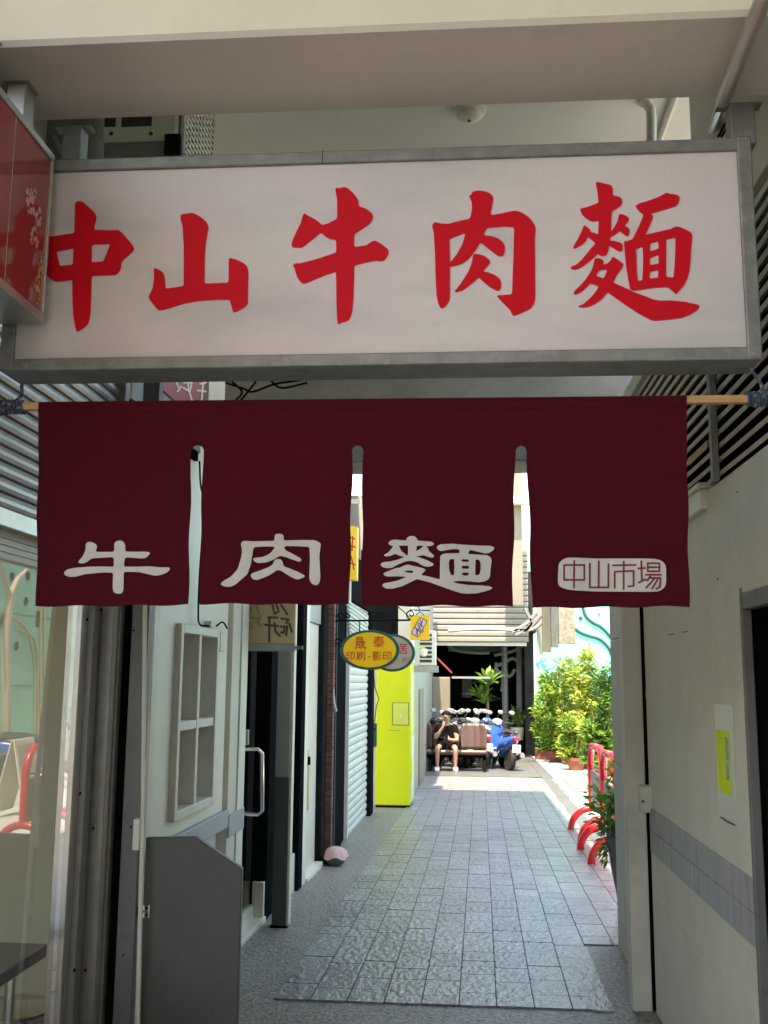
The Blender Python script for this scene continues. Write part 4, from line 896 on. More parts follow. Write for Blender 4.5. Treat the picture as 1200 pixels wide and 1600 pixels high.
# ---- shutter further on
sh = thing('closed_shutter', 'closed pale roller shutter with lime reflections next to the lime pillar', 'shutter', (XL(12.4), 12.4, fz(12.4)))
s0, s1 = LY(538, 1200), LY(572, 1200)
z = fz(s1); prof_ = ((-.02, 0), (.0, .004), (.012, .03), (.012, .06), (.0, .085), (-.02, .088))
while z < 2.35:
    B().loft([[lp(Y, z+c, a) for a, c in prof_] for Y in (s0, s1)]).build('slat', m_shutw, sh); z += .09
lbox(s0-.04, s0, fz(s0), 2.6, -.05, .05).build('guide_rail', m_white, sh, bevel=.004)
lbox(s0, s1+.2, 2.36, 2.9, -.05, .06).build('shutter_box', m_dark, sh)
stw = thing('striped_awning', 'folded awning of thin grey metal strips above the closed shutter', 'awning', lp(11.5, 2.2))
for i in range(9):
    a = P(541+.5*i, 938+6.5*i, 11.0); c = P(573, 962+6.2*i, 11.9)
    B().tube([a, c], .012, 6).build('strip', m_alu, stw)
lbox(s1+.004, s1+.35, fz(s1), 3.2, -.1, .06).build('x', m_dark).name = 'dark_post'
tag(bpy.data.objects['dark_post'], 'plain dark post between the closed shutter and the lime pillar', 'post')
# ---- lime yellow pillar
yq = F(615, 1262).y
xa, xb = P(587, 1200, yq).x, P(641, 1200, yq).x
yp = thing('lime_pillar', 'bright lime yellow square pillar with a small flush panel', 'pillar', (xa+.3, yq, fz(yq)))
zy_ = P(615, 1036, yq).z
B().box(xa, xb, yq, yq+.9, fz(yq)+.03, zy_).build('shaft', m_yellow, yp, bevel=.01)
B().box(xa+.30, xb+.01, yq+.02, yq+.9, zy_+.002, 6.0).build('upper_shaft', m_white, yp, bevel=.01)
B().box(xa-.05, xa+.298, yq+.02, yq+.9, zy_+.002, 6.0).build('upper_recess', m_dark, yp)
B().box(xa+.01, xb-.01, yq+.01, yq+.9, fz(yq)-.01, fz(yq)+.03).build('plinth', m_black, yp)
a, c = P(613, 1133, yq-.004), P(639, 1098, yq-.004)
B().box(a.x, c.x, yq-.008, yq, a.z, c.z).build('panel_frame', m_green, yp)
B().box(a.x+.008, c.x-.008, yq-.012, yq-.0085, a.z+.008, c.z-.008).build('flush_panel', mat('lime_panel', (.60, .62, .10), .5, var=.06), yp)
B().box((a.x+c.x)/2-.006, (a.x+c.x)/2+.006, yq-.016, yq-.0125, a.z+.10, a.z+.16).build('panel_mark', m_white, yp)
B().box(a.x-.05, a.x+.10, yq-.003, yq, a.z-.075, a.z-.07).build('panel_crack', m_ink, yp)
# painted tiles on the pillar's side
tz_ = fz(yq)+.05
while tz_ < zy_-.31:
    for j in range(2):
        B().box(xb+.001, xb+.012, yq+.05+j*.42, yq+.45+j*.42, tz_+.004, tz_+.30).build('side_tile', R.choice([m_yellow, m_yellow, m_white, mat('pale_lime', (.66, .72, .25), .4, var=.2)]), yp, bevel=.002)
    tz_ += .304
# letter box and cable near it
lbx = thing('letter_box', 'small dark green box mounted beside the lime pillar', 'box', P(585, 1150, yq-.5))
a, c = P(582, 1167, yq-.5), P(588, 1130, yq-.5)
B().box(a.x-.02, c.x+.005, yq-.5, yq-.42, a.z, c.z).build('box_body', m_green, lbx, bevel=.006)
B().box(a.x-.01, c.x-.005, yq-.504, yq-.5005, c.z-.09, c.z-.07).build('slot', m_black, lbx)
b = B(); b.tube([P(583, 1045, yq-.3), P(586, 1075, yq-.3), P(592, 1092, yq-.3), P(588, 1104, yq-.3), P(585, 1128, yq-.3)], .008, 6); b.build('cable', m_dgrey, lbx, smooth=True)
B().box(xa-.11, xa-.004, yq+.05, yq+.4, fz(yq), 3.3).build('x', m_cream).name = 'cream_strip'
tag(bpy.data.objects['cream_strip'], 'narrow cream wall strip between the dark post and the lime pillar', 'wall')

# ================================================================== HANGING SIGNS
hs_ = thing('beige_hanging_sign', 'beige hanging board with grey brush writing by the glass door', 'sign', P(420, 1015, 6.5))
YH = 6.5
a, c = P(384, 1006, YH), P(463, 900, YH)
B().box(a.x, c.x, YH, YH+.05, a.z, c.z+.1).build('board', m_beige, hs_, bevel=.004)
b_ = P(384, 1017, YH); B().box(a.x-.001, c.x+.001, YH-.004, YH+.055, b_.z, a.z-.001).build('bottom_rail', m_lgrey, hs_, bevel=.003)
B().box(b_.x-.07, c.x+.05, YH+.01, YH+.03, b_.z+.012, b_.z+.034).build('bracket_bar', m_galv, hs_)
hk = lambda x, y, h: P(360+x/10, 930+y/10, YH-.001-h)
link('brush_writing', ribbons([[(655,100),(655,150),(690,290),(760,250)],[(720,150),(745,220)],[(790,150),(890,300)],[(590,345),(740,350)],[(610,350),(605,730)],[(530,460),(740,480)],[(690,430),(700,560),(780,640)],[(790,365),(910,380),(870,440)],[(920,440),(960,575)],[(775,490),(850,490),(830,590),(790,580)],[(890,480),(870,630)]], hk, 34, .001, m_ink, 'brush_writing'), hs_)
link('faded_writing', ribbons([[(310,140),(320,280)],[(390,140),(450,300)],[(260,350),(440,360)],[(300,420),(290,520),(340,490)],[(420,400),(480,490)],[(470,320),(430,420)]], hk, 26, .001, m_inkf, 'faded_writing'), hs_)

def oval(name, label, px_, py_, rx, ry, Y, face, lines):
    t = thing(name, label, 'sign', P(px_, py_+ry, Y))
    c = P(px_, py_, Y); sx = (P(px_+rx, py_, Y).x-c.x); sz = c.z-P(px_, py_+ry, Y).z; n = 48
    ring = lambda k, s, y: [Vector((c.x+cos(2*pi*i/n)*sx*s, y, c.z+sin(2*pi*i/n)*sz*s)) for i in range(n)]
    B().loft([ring(0, 1, Y), ring(0, 1, Y+.05)]).build('rim', m_green, t, bevel=.004)
    B().prism(ring(0, .87, Y-.004), (0, .0035, 0)).build('face', face, t)
    for body, x, y, size, m_ in lines:
        q = P(x, y, Y-.0055); link('lettering', text_mesh('lettering', body, m_, size, q, (1,0,0), (0,0,1), .002), t)
    return t
ot = oval('oval_sign', 'oval yellow sign with red characters and a dark green rim', 577.5, 1015.5, 47.5, 31.5, 9.7, m_tyel,
     [('泰', 592, 1004, .118, m_redink), ('印', 547.5, 1026, .095, m_redink), ('刷', 564, 1026, .095, m_redink), ('·', 577, 1027, .12, m_redink), ('影', 589, 1026, .095, m_redink), ('印', 605, 1026, .095, m_redink)])
link('lettering', ribbons([[(345,335),(395,335),(395,372),(345,372),(345,335)],[(345,353),(395,353)],[(332,388),(422,384)],[(346,388),(343,425),(330,442)],[(346,406),(376,405),(373,428),(362,430)],[(388,374),(396,412),(424,440),(430,424)],[(416,394),(380,438)],[(406,368),(416,377)]], lambda x, y, h: P(500+x/6, 940+y/6, 9.7-.0055-h), 9, .001, m_redink, 'lettering'), ot)
o2 = oval('tan_oval_sign', 'tan oval sign half hidden behind the yellow oval one', 613, 1020, 35.5, 29.5, 10.7, mat('tan_face', (.40, .34, .25), .6, var=.08),
     [('居', 629, 1015, .12, m_redink), ('行）', 637, 1032, .06, mat('brown_ink', (.30, .10, .05), .7, var=.1))])
def scroll(c, r0, turns, sgn, start, Y):
    return [Vector((c.x+sgn*cos(start+2*pi*turns*i/22)*r0*(1-i/26), Y, c.z+sin(start+2*pi*turns*i/22)*r0*(1-i/26))) for i in range(23)]
YBk = 9.72
b = B(); bl_ = P(523, 970, YBk); br_ = P(641, 969, YBk); b.tube([bl_, br_], .009, 6)
b.build('bracket_arm', m_dark, ot)
b = B(); b.tube([P(523, 935, YBk), P(523, 1010, YBk)], .008, 6); b.build('bracket_upright', m_dark, ot)
for px_, py_, r_, sg_ in ((531, 963, .045, 1), (543, 963, .04, -1), (583, 962, .05, 1), (594, 962, .05, -1), (615, 962, .045, 1), (642, 960, .05, -1), (528, 1003, .045, 1), (614, 976, .03, 1)):
    bb = B(); bb.tube(scroll(P(px_, py_, YBk), r_, 1.3, sg_, -pi/2, YBk), .0065, 5); bb.build('scroll', m_dark, ot)
for px_ in (562, 614):
    bb = B(); bb.tube([P(px_, 970, YBk), P(px_, 986, YBk)], .006, 5); bb.build('hanger', m_dark, ot)
bb = B(); bb.tube([P(618, 945, YBk), P(630, 955, YBk), P(641, 966, YBk)], .005, 5); bb.build('stay', m_dark, ot)
# square yellow sign with a rounded tag drawing
YQ = 14.2
ysn = thing('square_yellow_sign', 'small yellow board with a tilted purple outlined tag drawing', 'sign', P(656, 1000, YQ))
a, c = P(641, 1000, YQ), P(671, 961, YQ)
B().box(a.x, c.x, YQ, YQ+.05, a.z, c.z).build('board', m_tyel, ysn, bevel=.004)
def rr(w_, h_, r_, n=5):
    out = []
    for (cx, cy, st_) in ((w_-r_, h_-r_, 0), (-w_+r_, h_-r_, pi/2), (-w_+r_, -h_+r_, pi), (w_-r_, -h_+r_, 1.5*pi)):
        for k in range(n+1): t = st_+pi/2*k/n; out.append((cx+cos(t)*r_, cy+sin(t)*r_))
    return out
tc_ = P(655, 980, YQ); ang = -.5
def tf_(x, y, d): return Vector((tc_.x+x*cos(ang)-y*sin(ang), YQ-d, tc_.z+x*sin(ang)+y*cos(ang)))
mpu = mat('purple_ink', (.10, .035, .07), .6, var=.1); mpk = mat('pale_pink_ink', (.62, .50, .46), .6, var=.1)
B().prism([tf_(x, y, .003) for x, y in rr(.062, .135, .03)], (0, .0025, 0)).build('tag_outline', mpu, ysn)
B().prism([tf_(x, y, .0055) for x, y in rr(.052, .124, .024)], (0, .0022, 0)).build('tag_face', mpk, ysn)
for pa_, pb_ in (((-.05, .05), (.05, .03)), ((-.05, -.03), (.05, -.05)), ((0, .12), (.01, -.12)), ((-.04, .11), (.03, .02)), ((-.045, -.02), (.04, -.11)), ((-.04, .03), (.045, -.03))):
    B().tube([tf_(*pa_, .0058), tf_(*pb_, .0058)], .006, 5).build('tag_stroke', mpu, ysn)
b = B(); b.tube([P(654, 948, YQ), P(656, 956, YQ), P(650, 961, YQ)], .006, 5); b.tube([P(656, 956, YQ), P(663, 961, YQ)], .006, 5); b.tube([P(640, 953, YQ), P(672, 954, YQ)], .008, 5); b.build('hanger', m_dark, ysn)
b = B(); b.tube([tf_(.05+.03*cos(t*.6), -.03+.03*sin(t*.6), .004) for t in range(11)], .003, 5); b.build('tag_loop', mpu, ysn)
# yellow light box high on the left
YL_ = 8.9
yl = thing('amber_light_box', 'amber lettered light box glimpsed through the curtain slit', 'sign', P(553, 905, YL_))
a, c = P(540, 905, YL_), P(557, 820, YL_)
B().hexa([Vector((x, y, z)) for z in (a.z, c.z) for x, y in ((a.x-.1, YL_), (c.x, YL_+.1), (c.x, YL_+.2), (a.x-.1, YL_+.1))]).build('box', m_tyel, yl, bevel=.006)
link('lettering', ribbons([[(548, 840), (554, 842)], [(551, 838), (550, 860)], [(547, 852), (555, 855)], [(549, 870), (553, 890)], [(547, 880), (555, 882)]], lambda x, y, h: P(x, y, YL_+.03-h), 2.2, .06, m_redink, 'lettering'), yl)
B().box(a.x-.3, c.x+.03, YL_+.02, YL_+.05, c.z+.2, c.z+.24).build('arm', m_white, yl)

# ================================================================== FAR LEFT BUILDING, AC, CCTV
YF0 = yq+.95; xw = -.80
fw_ = thing('grey_side_building', 'grey walled building end beyond the lime pillar', 'building', (xw-.5, 18, fz(18)))
B().box(-3, xw, YF0+1.0, 26.8, fz(26)-.1, 4.5).build('wall', m_pipe, fw_)
B().box(xw, xw+.03, YF0+2.5, YF0+4.2, fz(18), 1.3).build('door', m_beige2, fw_)
YC = yq+1.3
a = thing('wall_ac_unit', 'cream wall mounted air conditioner with barred grille above the scooters', 'air conditioner', P(668, 1040, YC))
u0, u1 = P(653, 1040, YC), P(681, 985, YC)
B().box(u0.x, u1.x, YC, YC+.35, u0.z, u1.z).build('casing', m_acw, a, bevel=.01)
for i in range(7):
    for j in range(2):
        x0 = u0.x+.03+j*(u1.x-u0.x-.05)*.40; z0 = u0.z+.05+i*(u1.z-u0.z-.08)/7
        B().box(x0, x0+(u1.x-u0.x)*.34, YC-.006, YC-.001, z0, z0+.042).build('grille_slot', m_acd, a)
B().box(u0.x-.05, u1.x+.03, YC-.02, YC+.4, u0.z-.10, u0.z-.002).build('support', m_pipe, a)
cc_ = thing('cctv_camera', 'small pale security camera on a bracket beside the air conditioner', 'camera', P(663, 1030, YC-.3))
q = P(662, 1021, YC-.4)
B().lathe([(.045, -.02), (.06, .02), (.06, .05), (.05, .07)], q, 16).build('housing', m_white, cc_, smooth=True)
B().lathe([(.03, -.045), (.045, -.02)], q, 16).build('dome', m_acw, cc_, smooth=True)
B().box(q.x-.16, q.x+.02, q.y-.02, q.y+.02, q.z+.075, q.z+.10).build('arm', m_yellow, cc_)
# cabinet and leaning boards, red awning edge
YK = 26.0
cb = thing('beige_cabinet', 'plain beige metal cabinet standing behind the parked scooters', 'cabinet', F(690, 1180))
a_, c_ = P(675, 1120, YK), P(703, 1058, YK)
B().box(a_.x, c_.x, YK, YK+.5, fz(YK), c_.z).build('carcass', m_beige2, cb, bevel=.01)
B().box(a_.x+.02, c_.x-.02, YK-.015, YK-.002, fz(YK)+.9, c_.z-.03).build('upper_door', m_beige2, cb, bevel=.005)
B().box(a_.x+.02, c_.x-.02, YK-.015, YK-.002, fz(YK)+.1, fz(YK)+.88).build('lower_door', m_beige2, cb, bevel=.005)
aw = thing('dark_red_awning', 'sloping dark red awning edge above the beige cabinet', 'awning', P(695, 1050, 26))
p0, p1 = P(683, 1030, 26), P(706, 1053, 26)
B().prism([p0, p0+Vector((0,0,.06)), p1+Vector((0,0,.06)), p1], (0, .6, 0)).build('edge', mat('awning_red', (.22, .03, .03), .7, var=.1), aw)
p0, p1 = P(706, 1060, 26.1), P(766, 1056, 26.1); B().box(p0.x, p1.x, 26.1, 26.3, p0.z, p0.z+.05).build('rail', m_alu, aw)

# ================================================================== DARK PASSAGE
YD = 27.5
zfas = P(750, 1003, YD).z
pa = thing('passage_building', 'cream corrugated siding over the opening of a dark passage', 'building', (.6, YD, fz(YD)))
x0_, x1_ = P(655, 1003, YD).x, P(823, 1003, YD).x
for i in range(16):
    z0 = zfas+i*.155
    B().loft([[Vector((x, YD+a, z0+c)) for a, c in ((0, 0), (-.035, .02), (-.035, .10), (0, .15), (.05, .15), (.05, 0))] for x in (x0_-1.2, x1_+.05)]).build('siding_board', m_sid, pa)
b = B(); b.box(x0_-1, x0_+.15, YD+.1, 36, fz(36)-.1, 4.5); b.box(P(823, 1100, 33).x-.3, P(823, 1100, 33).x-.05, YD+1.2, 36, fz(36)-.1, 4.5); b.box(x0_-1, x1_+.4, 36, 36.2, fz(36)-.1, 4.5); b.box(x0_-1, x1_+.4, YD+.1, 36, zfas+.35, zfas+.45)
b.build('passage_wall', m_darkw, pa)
B().box(x0_-1, x1_, YD+.04, YD+.12, zfas-.10, zfas-.003).build('lintel', m_whitew, pa)
B().box(P(716, 1045, 33).x, P(752, 1045, 33).x, 33, 33.6, P(730, 1045, 33).z, P(730, 1022, 33).z).build('old_window_unit', m_dark, pa, bevel=.02)
B().box(P(700, 1020, 30).x, P(790, 1020, 30).x, 30, 30.4, P(730, 1018, 30).z, P(730, 1006, 30).z).build('cross_beam', m_conc, pa)
b = B(); 
for pts in (((698, 1005), (704, 1012), (718, 1017), (745, 1020), (765, 1020)), ((788, 1003), (790, 1165)), ((777, 1040), (790, 1035), (800, 1029), (812, 1034), (820, 1033)), ((775, 1035), (777, 1048), (795, 1057), (805, 1046)), ((772, 1024), (800, 1018), (818, 1010)), ((811, 1000), (812, 1165)), ((770, 1052), (780, 1050), (786, 1060), (784, 1080))):
    b = B(); b.ctube([P(x, y, 29.5) for x, y in pts], .05 if len(pts) > 2 else .09, 7); b.build('pipe', m_pipe, pa, smooth=True)
B().box(P(722, 1090, 32).x, P(737, 1090, 32).x, 32, 32.3, P(722, 1090, 32).z, P(722, 1060, 32).z).build('meter_box', m_conc, pa)
wd = thing('hanging_duct', 'grey boxy ducts and boards hanging under the eave by the cyan wall', 'duct', P(870, 1010, 24))
for (xa_, xb_, ya_, yb_, m_, Yd) in ((849, 861, 945, 1018, m_beige2, 24.0), (862, 873, 945, 1011, m_conc, 24.3), (840, 848, 950, 1022, m_white, 24.6), (874, 899, 930, 1005, m_stone, 23.6)):
    u0, u1 = P(xa_, yb_, Yd), P(xb_, ya_-40, Yd); B().hexa([Vector((x, y, z)) for z in (u0.z, u1.z) for x, y in ((u0.x, Yd), (u1.x, Yd+.3), (u1.x, Yd+.6), (u0.x, Yd+.3))]).build('duct', m_, wd, bevel=.01)
for pts in (((800, 988), (822, 975), (838, 958)), ((805, 992), (826, 982), (845, 962)), ((818, 990), (835, 968)), ((700, 985), (760, 982), (825, 984), (850, 970)), ((820, 950), (830, 975), (812, 985))):
    b = B(); b.ctube([P(x, y, 24.5) for x, y in pts], .05, 6); b.build('pipe', R.choice([m_pipe, m_alud, m_conc]), wd, smooth=True)
u0, u1 = P(806, 942, 20), P(822, 700, 20)
B().box(u0.x-.1, u1.x+.25, 26.0, 26.1, P(815, 945, 26).z, 9.5).build('upper_wall', m_beige2, pa)
B().box(P(815, 800, 26).x-.6, P(815, 800, 26).x+.5, 25.6, 25.99, P(815, 790, 26).z, P(815, 782, 26).z+.05).build('upper_ledge', m_white, pa)

# ================================================================== TEAL WALLS AND COURTYARD
YT = 33.0
tw = thing('cyan_end_wall', 'bright cyan painted wall with curved dark green pipes behind the planters', 'wall', (4, YT, fz(YT)))
xt = P(846, 1100, YT).x
B().box(xt, 7.0, YT, YT+.3, fz(YT)+.55, 6).build('wall_face', m_teal2, tw)
B().box(P(822, 1100, YT).x, xt-.002, YT-.06, YT+.3, fz(YT)+.2, 6).build('edge_strip', m_teal, tw)
B().box(P(822, 1100, YT).x, 7.0, YT-.1, YT+.3, fz(YT)-.1, fz(YT)+.198).build('plinth', m_white, tw)
for pts in (((911, 950), (915, 962), (925, 972), (938, 979), (948, 988), (958, 1000), (972, 1012)), ((898, 982), (908, 989), (922, 994), (935, 998), (945, 1005), (953, 1016), (958, 1032), (960, 1050)), ((840, 940), (870, 962), (898, 982)), ((905, 900), (908, 930), (911, 950))):
    b = B(); b.ctube([P(x, y, YT-.03) for x, y in pts], .045, 6); b.build('curved_pipe', m_tealdk, tw, smooth=True)
for x, y, r_ in ((907, 966, .062), (921, 1006, .035), (936, 960, .03)):
    B().lathe([(r_, -.03), (r_, 0)], P(x, y, YT-.001), 16, 'y').build('round_hole', m_tealdk, tw)
link('blue_writing', ribbons([[(838, 1036), (842, 1044)], [(845, 1030), (849, 1042)], [(848, 1034), (853, 1030)], [(850, 1044), (853, 1040)], [(840, 1038), (844, 1034)]], lambda x, y, h: P(x, y, YT-.07-h), 2.0, .002, m_blueb, 'blue_writing'), tw)
XW = 6.6
gw = thing('green_side_wall', 'green painted courtyard wall with conduits and round holes above stone', 'wall', (XW, 20, fz(20)))
zb_w = refl(40, 1152, XW).z
B().box(XW, XW+.3, 6.1, YT-.12, zb_w, 4.4).build('wall_face', m_teal, gw)
B().box(XW-.12, XW+.3, 6.1, YT-.12, zb_w-.12, zb_w-.002).build('ledge', m_white, gw)
B().box(XW-.06, XW+.3, 6.1, YT-.12, fz(YT)-.3, zb_w-.122).build('stone_base', m_stone, gw)
for pts in (((55, 1150), (55, 1060), (52, 1020), (42, 985), (25, 968), (0, 955)), ((59, 1150), (59, 1055), (56, 1010), (48, 992), (30, 985)), ((64, 1150), (64, 900)), ((70, 1150), (70, 900)), ((75, 1150), (74, 1060), (78, 1010), (90, 985), (118, 970)), ((79, 1150), (78, 1060), (84, 1015), (98, 1000), (118, 992))):
    b = B(); b.ctube([refl(x, y, XW-.03) for x, y in pts], .022, 6); b.build('conduit', mat('rusty_conduit', (.42, .38, .24), .6, var=.2), gw, smooth=True)
for x, y in ((58, 973), (59, 961), (85, 969), (3, 971), (25, 1010), (9, 1107), (101, 1108), (80, 1137), (8, 1137), (43, 900), (18, 901), (40, 940)):
    B().lathe([(.095, -.02), (.095, 0)], refl(x, y, XW), 12, 'x').build('round_hole', m_dark, gw)
for yy in (940, 958, 1090): 
    q0, q1 = refl(10, yy+130, XW-.03), refl(110, yy+130, XW-.03); 
b = B()
for z in (zb_w+1.1, zb_w+2.6): b.box(XW-.004, XW, 8, YT-.2, z, z+.015)
b.build('panel_joint', m_tealdk, gw)

# ---- barriers
def barrier(Ya, Yb, Xa, label):
    r = .25; t = thing('red_barrier', label, 'barrier', (Xa+r, (Ya+Yb)/2, fz((Ya+Yb)/2)), 'red barriers at the courtyard edge')
    pr = .038; H = .98; pts = []
    px = Xa+r
    za, zb2 = fz(Ya), fz(Yb)
    path = [Vector((px, Ya, za+r-.02)), Vector((px, Ya, za+H-.22)), Vector((px, Ya+.05, za+H-.09)), Vector((px, Ya+.16, za+H)), Vector((px, Yb-.16, zb2+H)), Vector((px, Yb-.05, zb2+H-.09)), Vector((px, Yb, zb2+H-.22)), Vector((px, Yb, zb2+r-.02))]
    b = B(); b.tube(path, pr, 12); b.build('hoop', m_redpaint, t, smooth=True)
    for Y in (Ya, Yb):
        b = B(); b.tube([Vector((px+cos(pi-pi*k/14)*r, Y, fz(Y)+sin(pi*k/14)*r)) for k in range(15)], pr, 10); b.build('arched_foot', m_redpaint, t, smooth=True)
    b = B(); b.box(px-.012, px+.012, Ya+pr, Yb-pr, fz(Yb)+r+.06, fz(Yb)+H-.28); b.build('infill_panel', mat('barrier_panel', (.50, .48, .46), .5, var=.08), t)
    b = B(); b.tube([(px, Ya, za+H-.25), (px, Yb, zb2+H-.25)], .016, 8); b.tube([(px, Ya, za+r+.03), (px, Yb, zb2+r+.03)], .016, 8); b.build('cross_rail', m_redpaint, t)
    for i in range(4):
        b = B(); b.box(px-.0135, px-.0122, Ya+.25, Yb-.25, fz(Yb)+.55-.06*i, fz(Yb)+.57-.06*i); b.build('panel_line', m_ink, t)
    return t
f1, f2, f3, f4 = F(894, 1297), F(905, 1316), F(913, 1329), F(917, 1351)
barrier(f2.y, f1.y, (f1.x+f2.x)/2, 'red tube barrier farther from the flower pot, beside the white courtyard paving')
barrier(f4.y, f3.y, (f3.x+f4.x)/2, 'red tube barrier partly hidden by the flower pot at the pillar')
# ---- A board (seen in the shop glass)
ab = thing('sandwich_board', 'white folding sandwich board standing in the courtyard behind the pillar', 'sandwich board', (2.9, 12.6, fz(12.6)))
q = refl(28, 1290, 2.75); bx, by = 2.75, q.y
for s_, yy in ((-1, 0), (1, 0)):
    b = B(); ang_ = .28*s_
    c = lambda x, z, o: Vector((bx+s_*(.22-z*.22)+o, by+x, fz(by)+z))
    b.hexa([c(-.3, .05, 0), c(.3, .05, 0), c(.3, .05, .02), c(-.3, .05, .02), c(-.3, .95, 0), c(.3, .95, 0), c(.3, .95, .02), c(-.3, .95, .02)]); b.build('leaf', m_white, ab, bevel=.003)
    b = B(); o_ = -.004 if s_ < 0 else .021
    b.hexa([c(-.25, .35, o_), c(.25, .35, o_), c(.25, .35, o_+.003), c(-.25, .35, o_+.003), c(-.25, .88, o_), c(.25, .88, o_), c(.25, .88, o_+.003), c(-.25, .88, o_+.003)]); b.build('menu_panel', mat('mauve_print', (.45, .36, .38), .6, var=.2, scale=9), ab)
bb_ = thing('bare_trunk', 'slim pale bare tree trunk forking in the courtyard', 'tree', refl(12, 1180, 5.2))
q0 = refl(10, 1230, 5.2); q0.z = fz(q0.y)
b = B(); b.tube([q0, refl(9, 1000, 5.2), refl(15, 930, 5.2)], [.09, .075, .07], 8); b.build('trunk', m_bark, bb_, smooth=True)
b = B(); b.tube([refl(15, 932, 5.2), refl(6, 905, 5.2), refl(0, 880, 5.2), refl(-10, 800, 5.0)], [.06, .045, .035, .02], 7); b.build('limb', m_bark, bb_, smooth=True)
b = B(); b.tube([refl(15, 932, 5.2), refl(27, 905, 5.2), refl(42, 890, 5.2), refl(60, 820, 5.0)], [.06, .045, .035, .02], 7); b.build('limb', m_bark, bb_, smooth=True)

# ================================================================== PLANTS
def leaf_cluster(bb, c, rx, rz, n, ls, up=.3, narrow=.35, seed=0):
    rg = random.Random(seed)
    for _ in range(n):
        while True:
            u = Vector((rg.uniform(-1, 1), rg.uniform(-1, 1), rg.uniform(-1, 1)))
            if u.length < 1: break
        k = .55+.45*rg.random(); p = c + Vector((u.x*rx, u.y*rx, u.z*rz))*k**.3
        d = Vector((u.x+rg.uniform(-.6, .6), u.y+rg.uniform(-.6, .6), up+rg.uniform(-.5, .5))).normalized()
        s = d.cross(Vector((rg.uniform(-1, 1), rg.uniform(-1, 1), 1))).normalized(); nn = s.cross(d)
        l = ls*rg.uniform(.6, 1.3); w_ = l*narrow
        a = p; m1 = p+d*l*.5+nn*l*.06; e = p+d*l-nn*l*.12
        bb.add([a, m1+s*w_*.5, e, m1-s*w_*.5], [(0, 1, 2), (0, 2, 3)])
def blade_plant(bb, c, n, ln, wd, seed, droop=.5):
    rg = random.Random(seed)
    for i in range(n):
        az = rg.uniform(0, 2*pi); el = rg.uniform(.5, 1.35); d = Vector((cos(az)*cos(el), sin(az)*cos(el), sin(el))); s = Vector((-sin(az), cos(az), 0))
        l = ln*rg.uniform(.7, 1.15); pr = []
        for k in range(5):
            t = k/4; p = c+d*l*t+Vector((0, 0, -droop*l*t*t*(1-.4*sin(el)))); w_ = wd*(.35+1.3*t*(1-t)*2)*(1 if k < 4 else .05)
            pr.append((p-s*w_/2, p+s*w_/2))
        for k in range(4): bb.add([pr[k][0], pr[k][1], pr[k+1][1], pr[k+1][0]], [(0, 1, 2, 3)])
def bush(label, px_, py_, top, wpx, mats, n, ls, seed, group='plants in front of the cyan wall', pot='terracotta', narrow=.4):
    g = F(px_, py_); g.z = fz(g.y); t = thing('potted_shrub', label, 'plant', g, group)
    sc_ = g.y/FPX; h = (py_-top)*sc_; w_ = wpx*sc_/2
    rg = random.Random(seed)
    pz_ = .34
    if pot == 'terracotta': B().lathe([(.15, 0), (.20, .20), (.22, .20), (.22, .26), (.18, .26)], g, 18).build('pot', m_terra, t, smooth=True)
    else: B().box(g.x-.34, g.x+.34, g.y-.2, g.y+.2, g.z, g.z+.24).build('trough', m_terra, t, bevel=.02)
    stem = B()
    for k in range(5):
        a = rg.uniform(0, 2*pi); e = g+Vector((cos(a)*w_*.6, sin(a)*w_*.6, h*rg.uniform(.6, .95)))
        stem.tube([g+Vector((0, 0, .25)), g.lerp(e, .5)+Vector((0, 0, .1)), e], [.02, .014, .006], 5)
    stem.build('stem', m_stem, t)
    for mi, m_ in enumerate(mats):
        bb = B()
        for k in range(7):
            c = g+Vector((rg.uniform(-1, 1)*w_*.65, rg.uniform(-1, 1)*w_*.65, .25+(h-.25)*((k+rg.uniform(.1, .9))/7)))
            leaf_cluster(bb, c, w_*.42, h*.15, n//(7*len(mats)), ls, seed=seed*31+mi*7+k, narrow=narrow)
        bb.build('foliage', m_, t)
    return t
LM, LLm, LD, LYy = m_leaf
bush('dense lime green shrub at the far end of the planter row', 857, 1186, 1062, 42, (LLm, LM), 1500, .16, 1, pot='trough')
bush('tall pale yellow-leaved shrub in the middle of the planter row', 888, 1193, 1045, 44, (LYy, LLm, LM), 1700, .15, 2)
bush('tallest shrub of the row with reaching lime sprays', 914, 1200, 1038, 36, (LLm, LYy), 1200, .17, 3)
bush('dark small-leaved shrub half hidden by the cream guide post', 951, 1212, 1058, 40, (LD, LM), 2000, .12, 4)
bush('low mixed shrub spilling over a terracotta pot', 868, 1190, 1130, 40, (LM, LLm), 900, .15, 5)
bush('low bright shrub with drooping leaves behind the red barriers', 900, 1203, 1128, 44, (LM, LYy, LLm), 1300, .14, 6)
bush('low dark shrub with broad leaves next to the red barriers', 938, 1212, 1140, 50, (LM, LD, LLm), 1300, .17, 7, narrow=.6)
bush('small green shrub at the foot of the cyan wall', 846, 1180, 1120, 30, (LM, LD), 700, .15, 8, pot='trough')
bush('mid-height lime shrub between the two tallest ones', 902, 1190, 1066, 40, (LLm, LM, LYy), 1600, .15, 12, pot='trough')
bush('mid-height leafy shrub filling the row before the dark one', 934, 1200, 1062, 44, (LM, LLm), 1700, .15, 13, pot='trough')
bush('mid-height fresh green shrub next to the far trough', 872, 1184, 1072, 40, (LM, LLm), 1500, .15, 14, pot='trough')
g = F(868, 1188); g.z = fz(g.y)
bl_t = thing('blade_plant', 'spiky long bladed plant rising above the far shrubs', 'plant', g)
b = B(); b.tube([g, P(876, 1085, g.y)], .03, 6); b.build('stem', m_stem, bl_t)
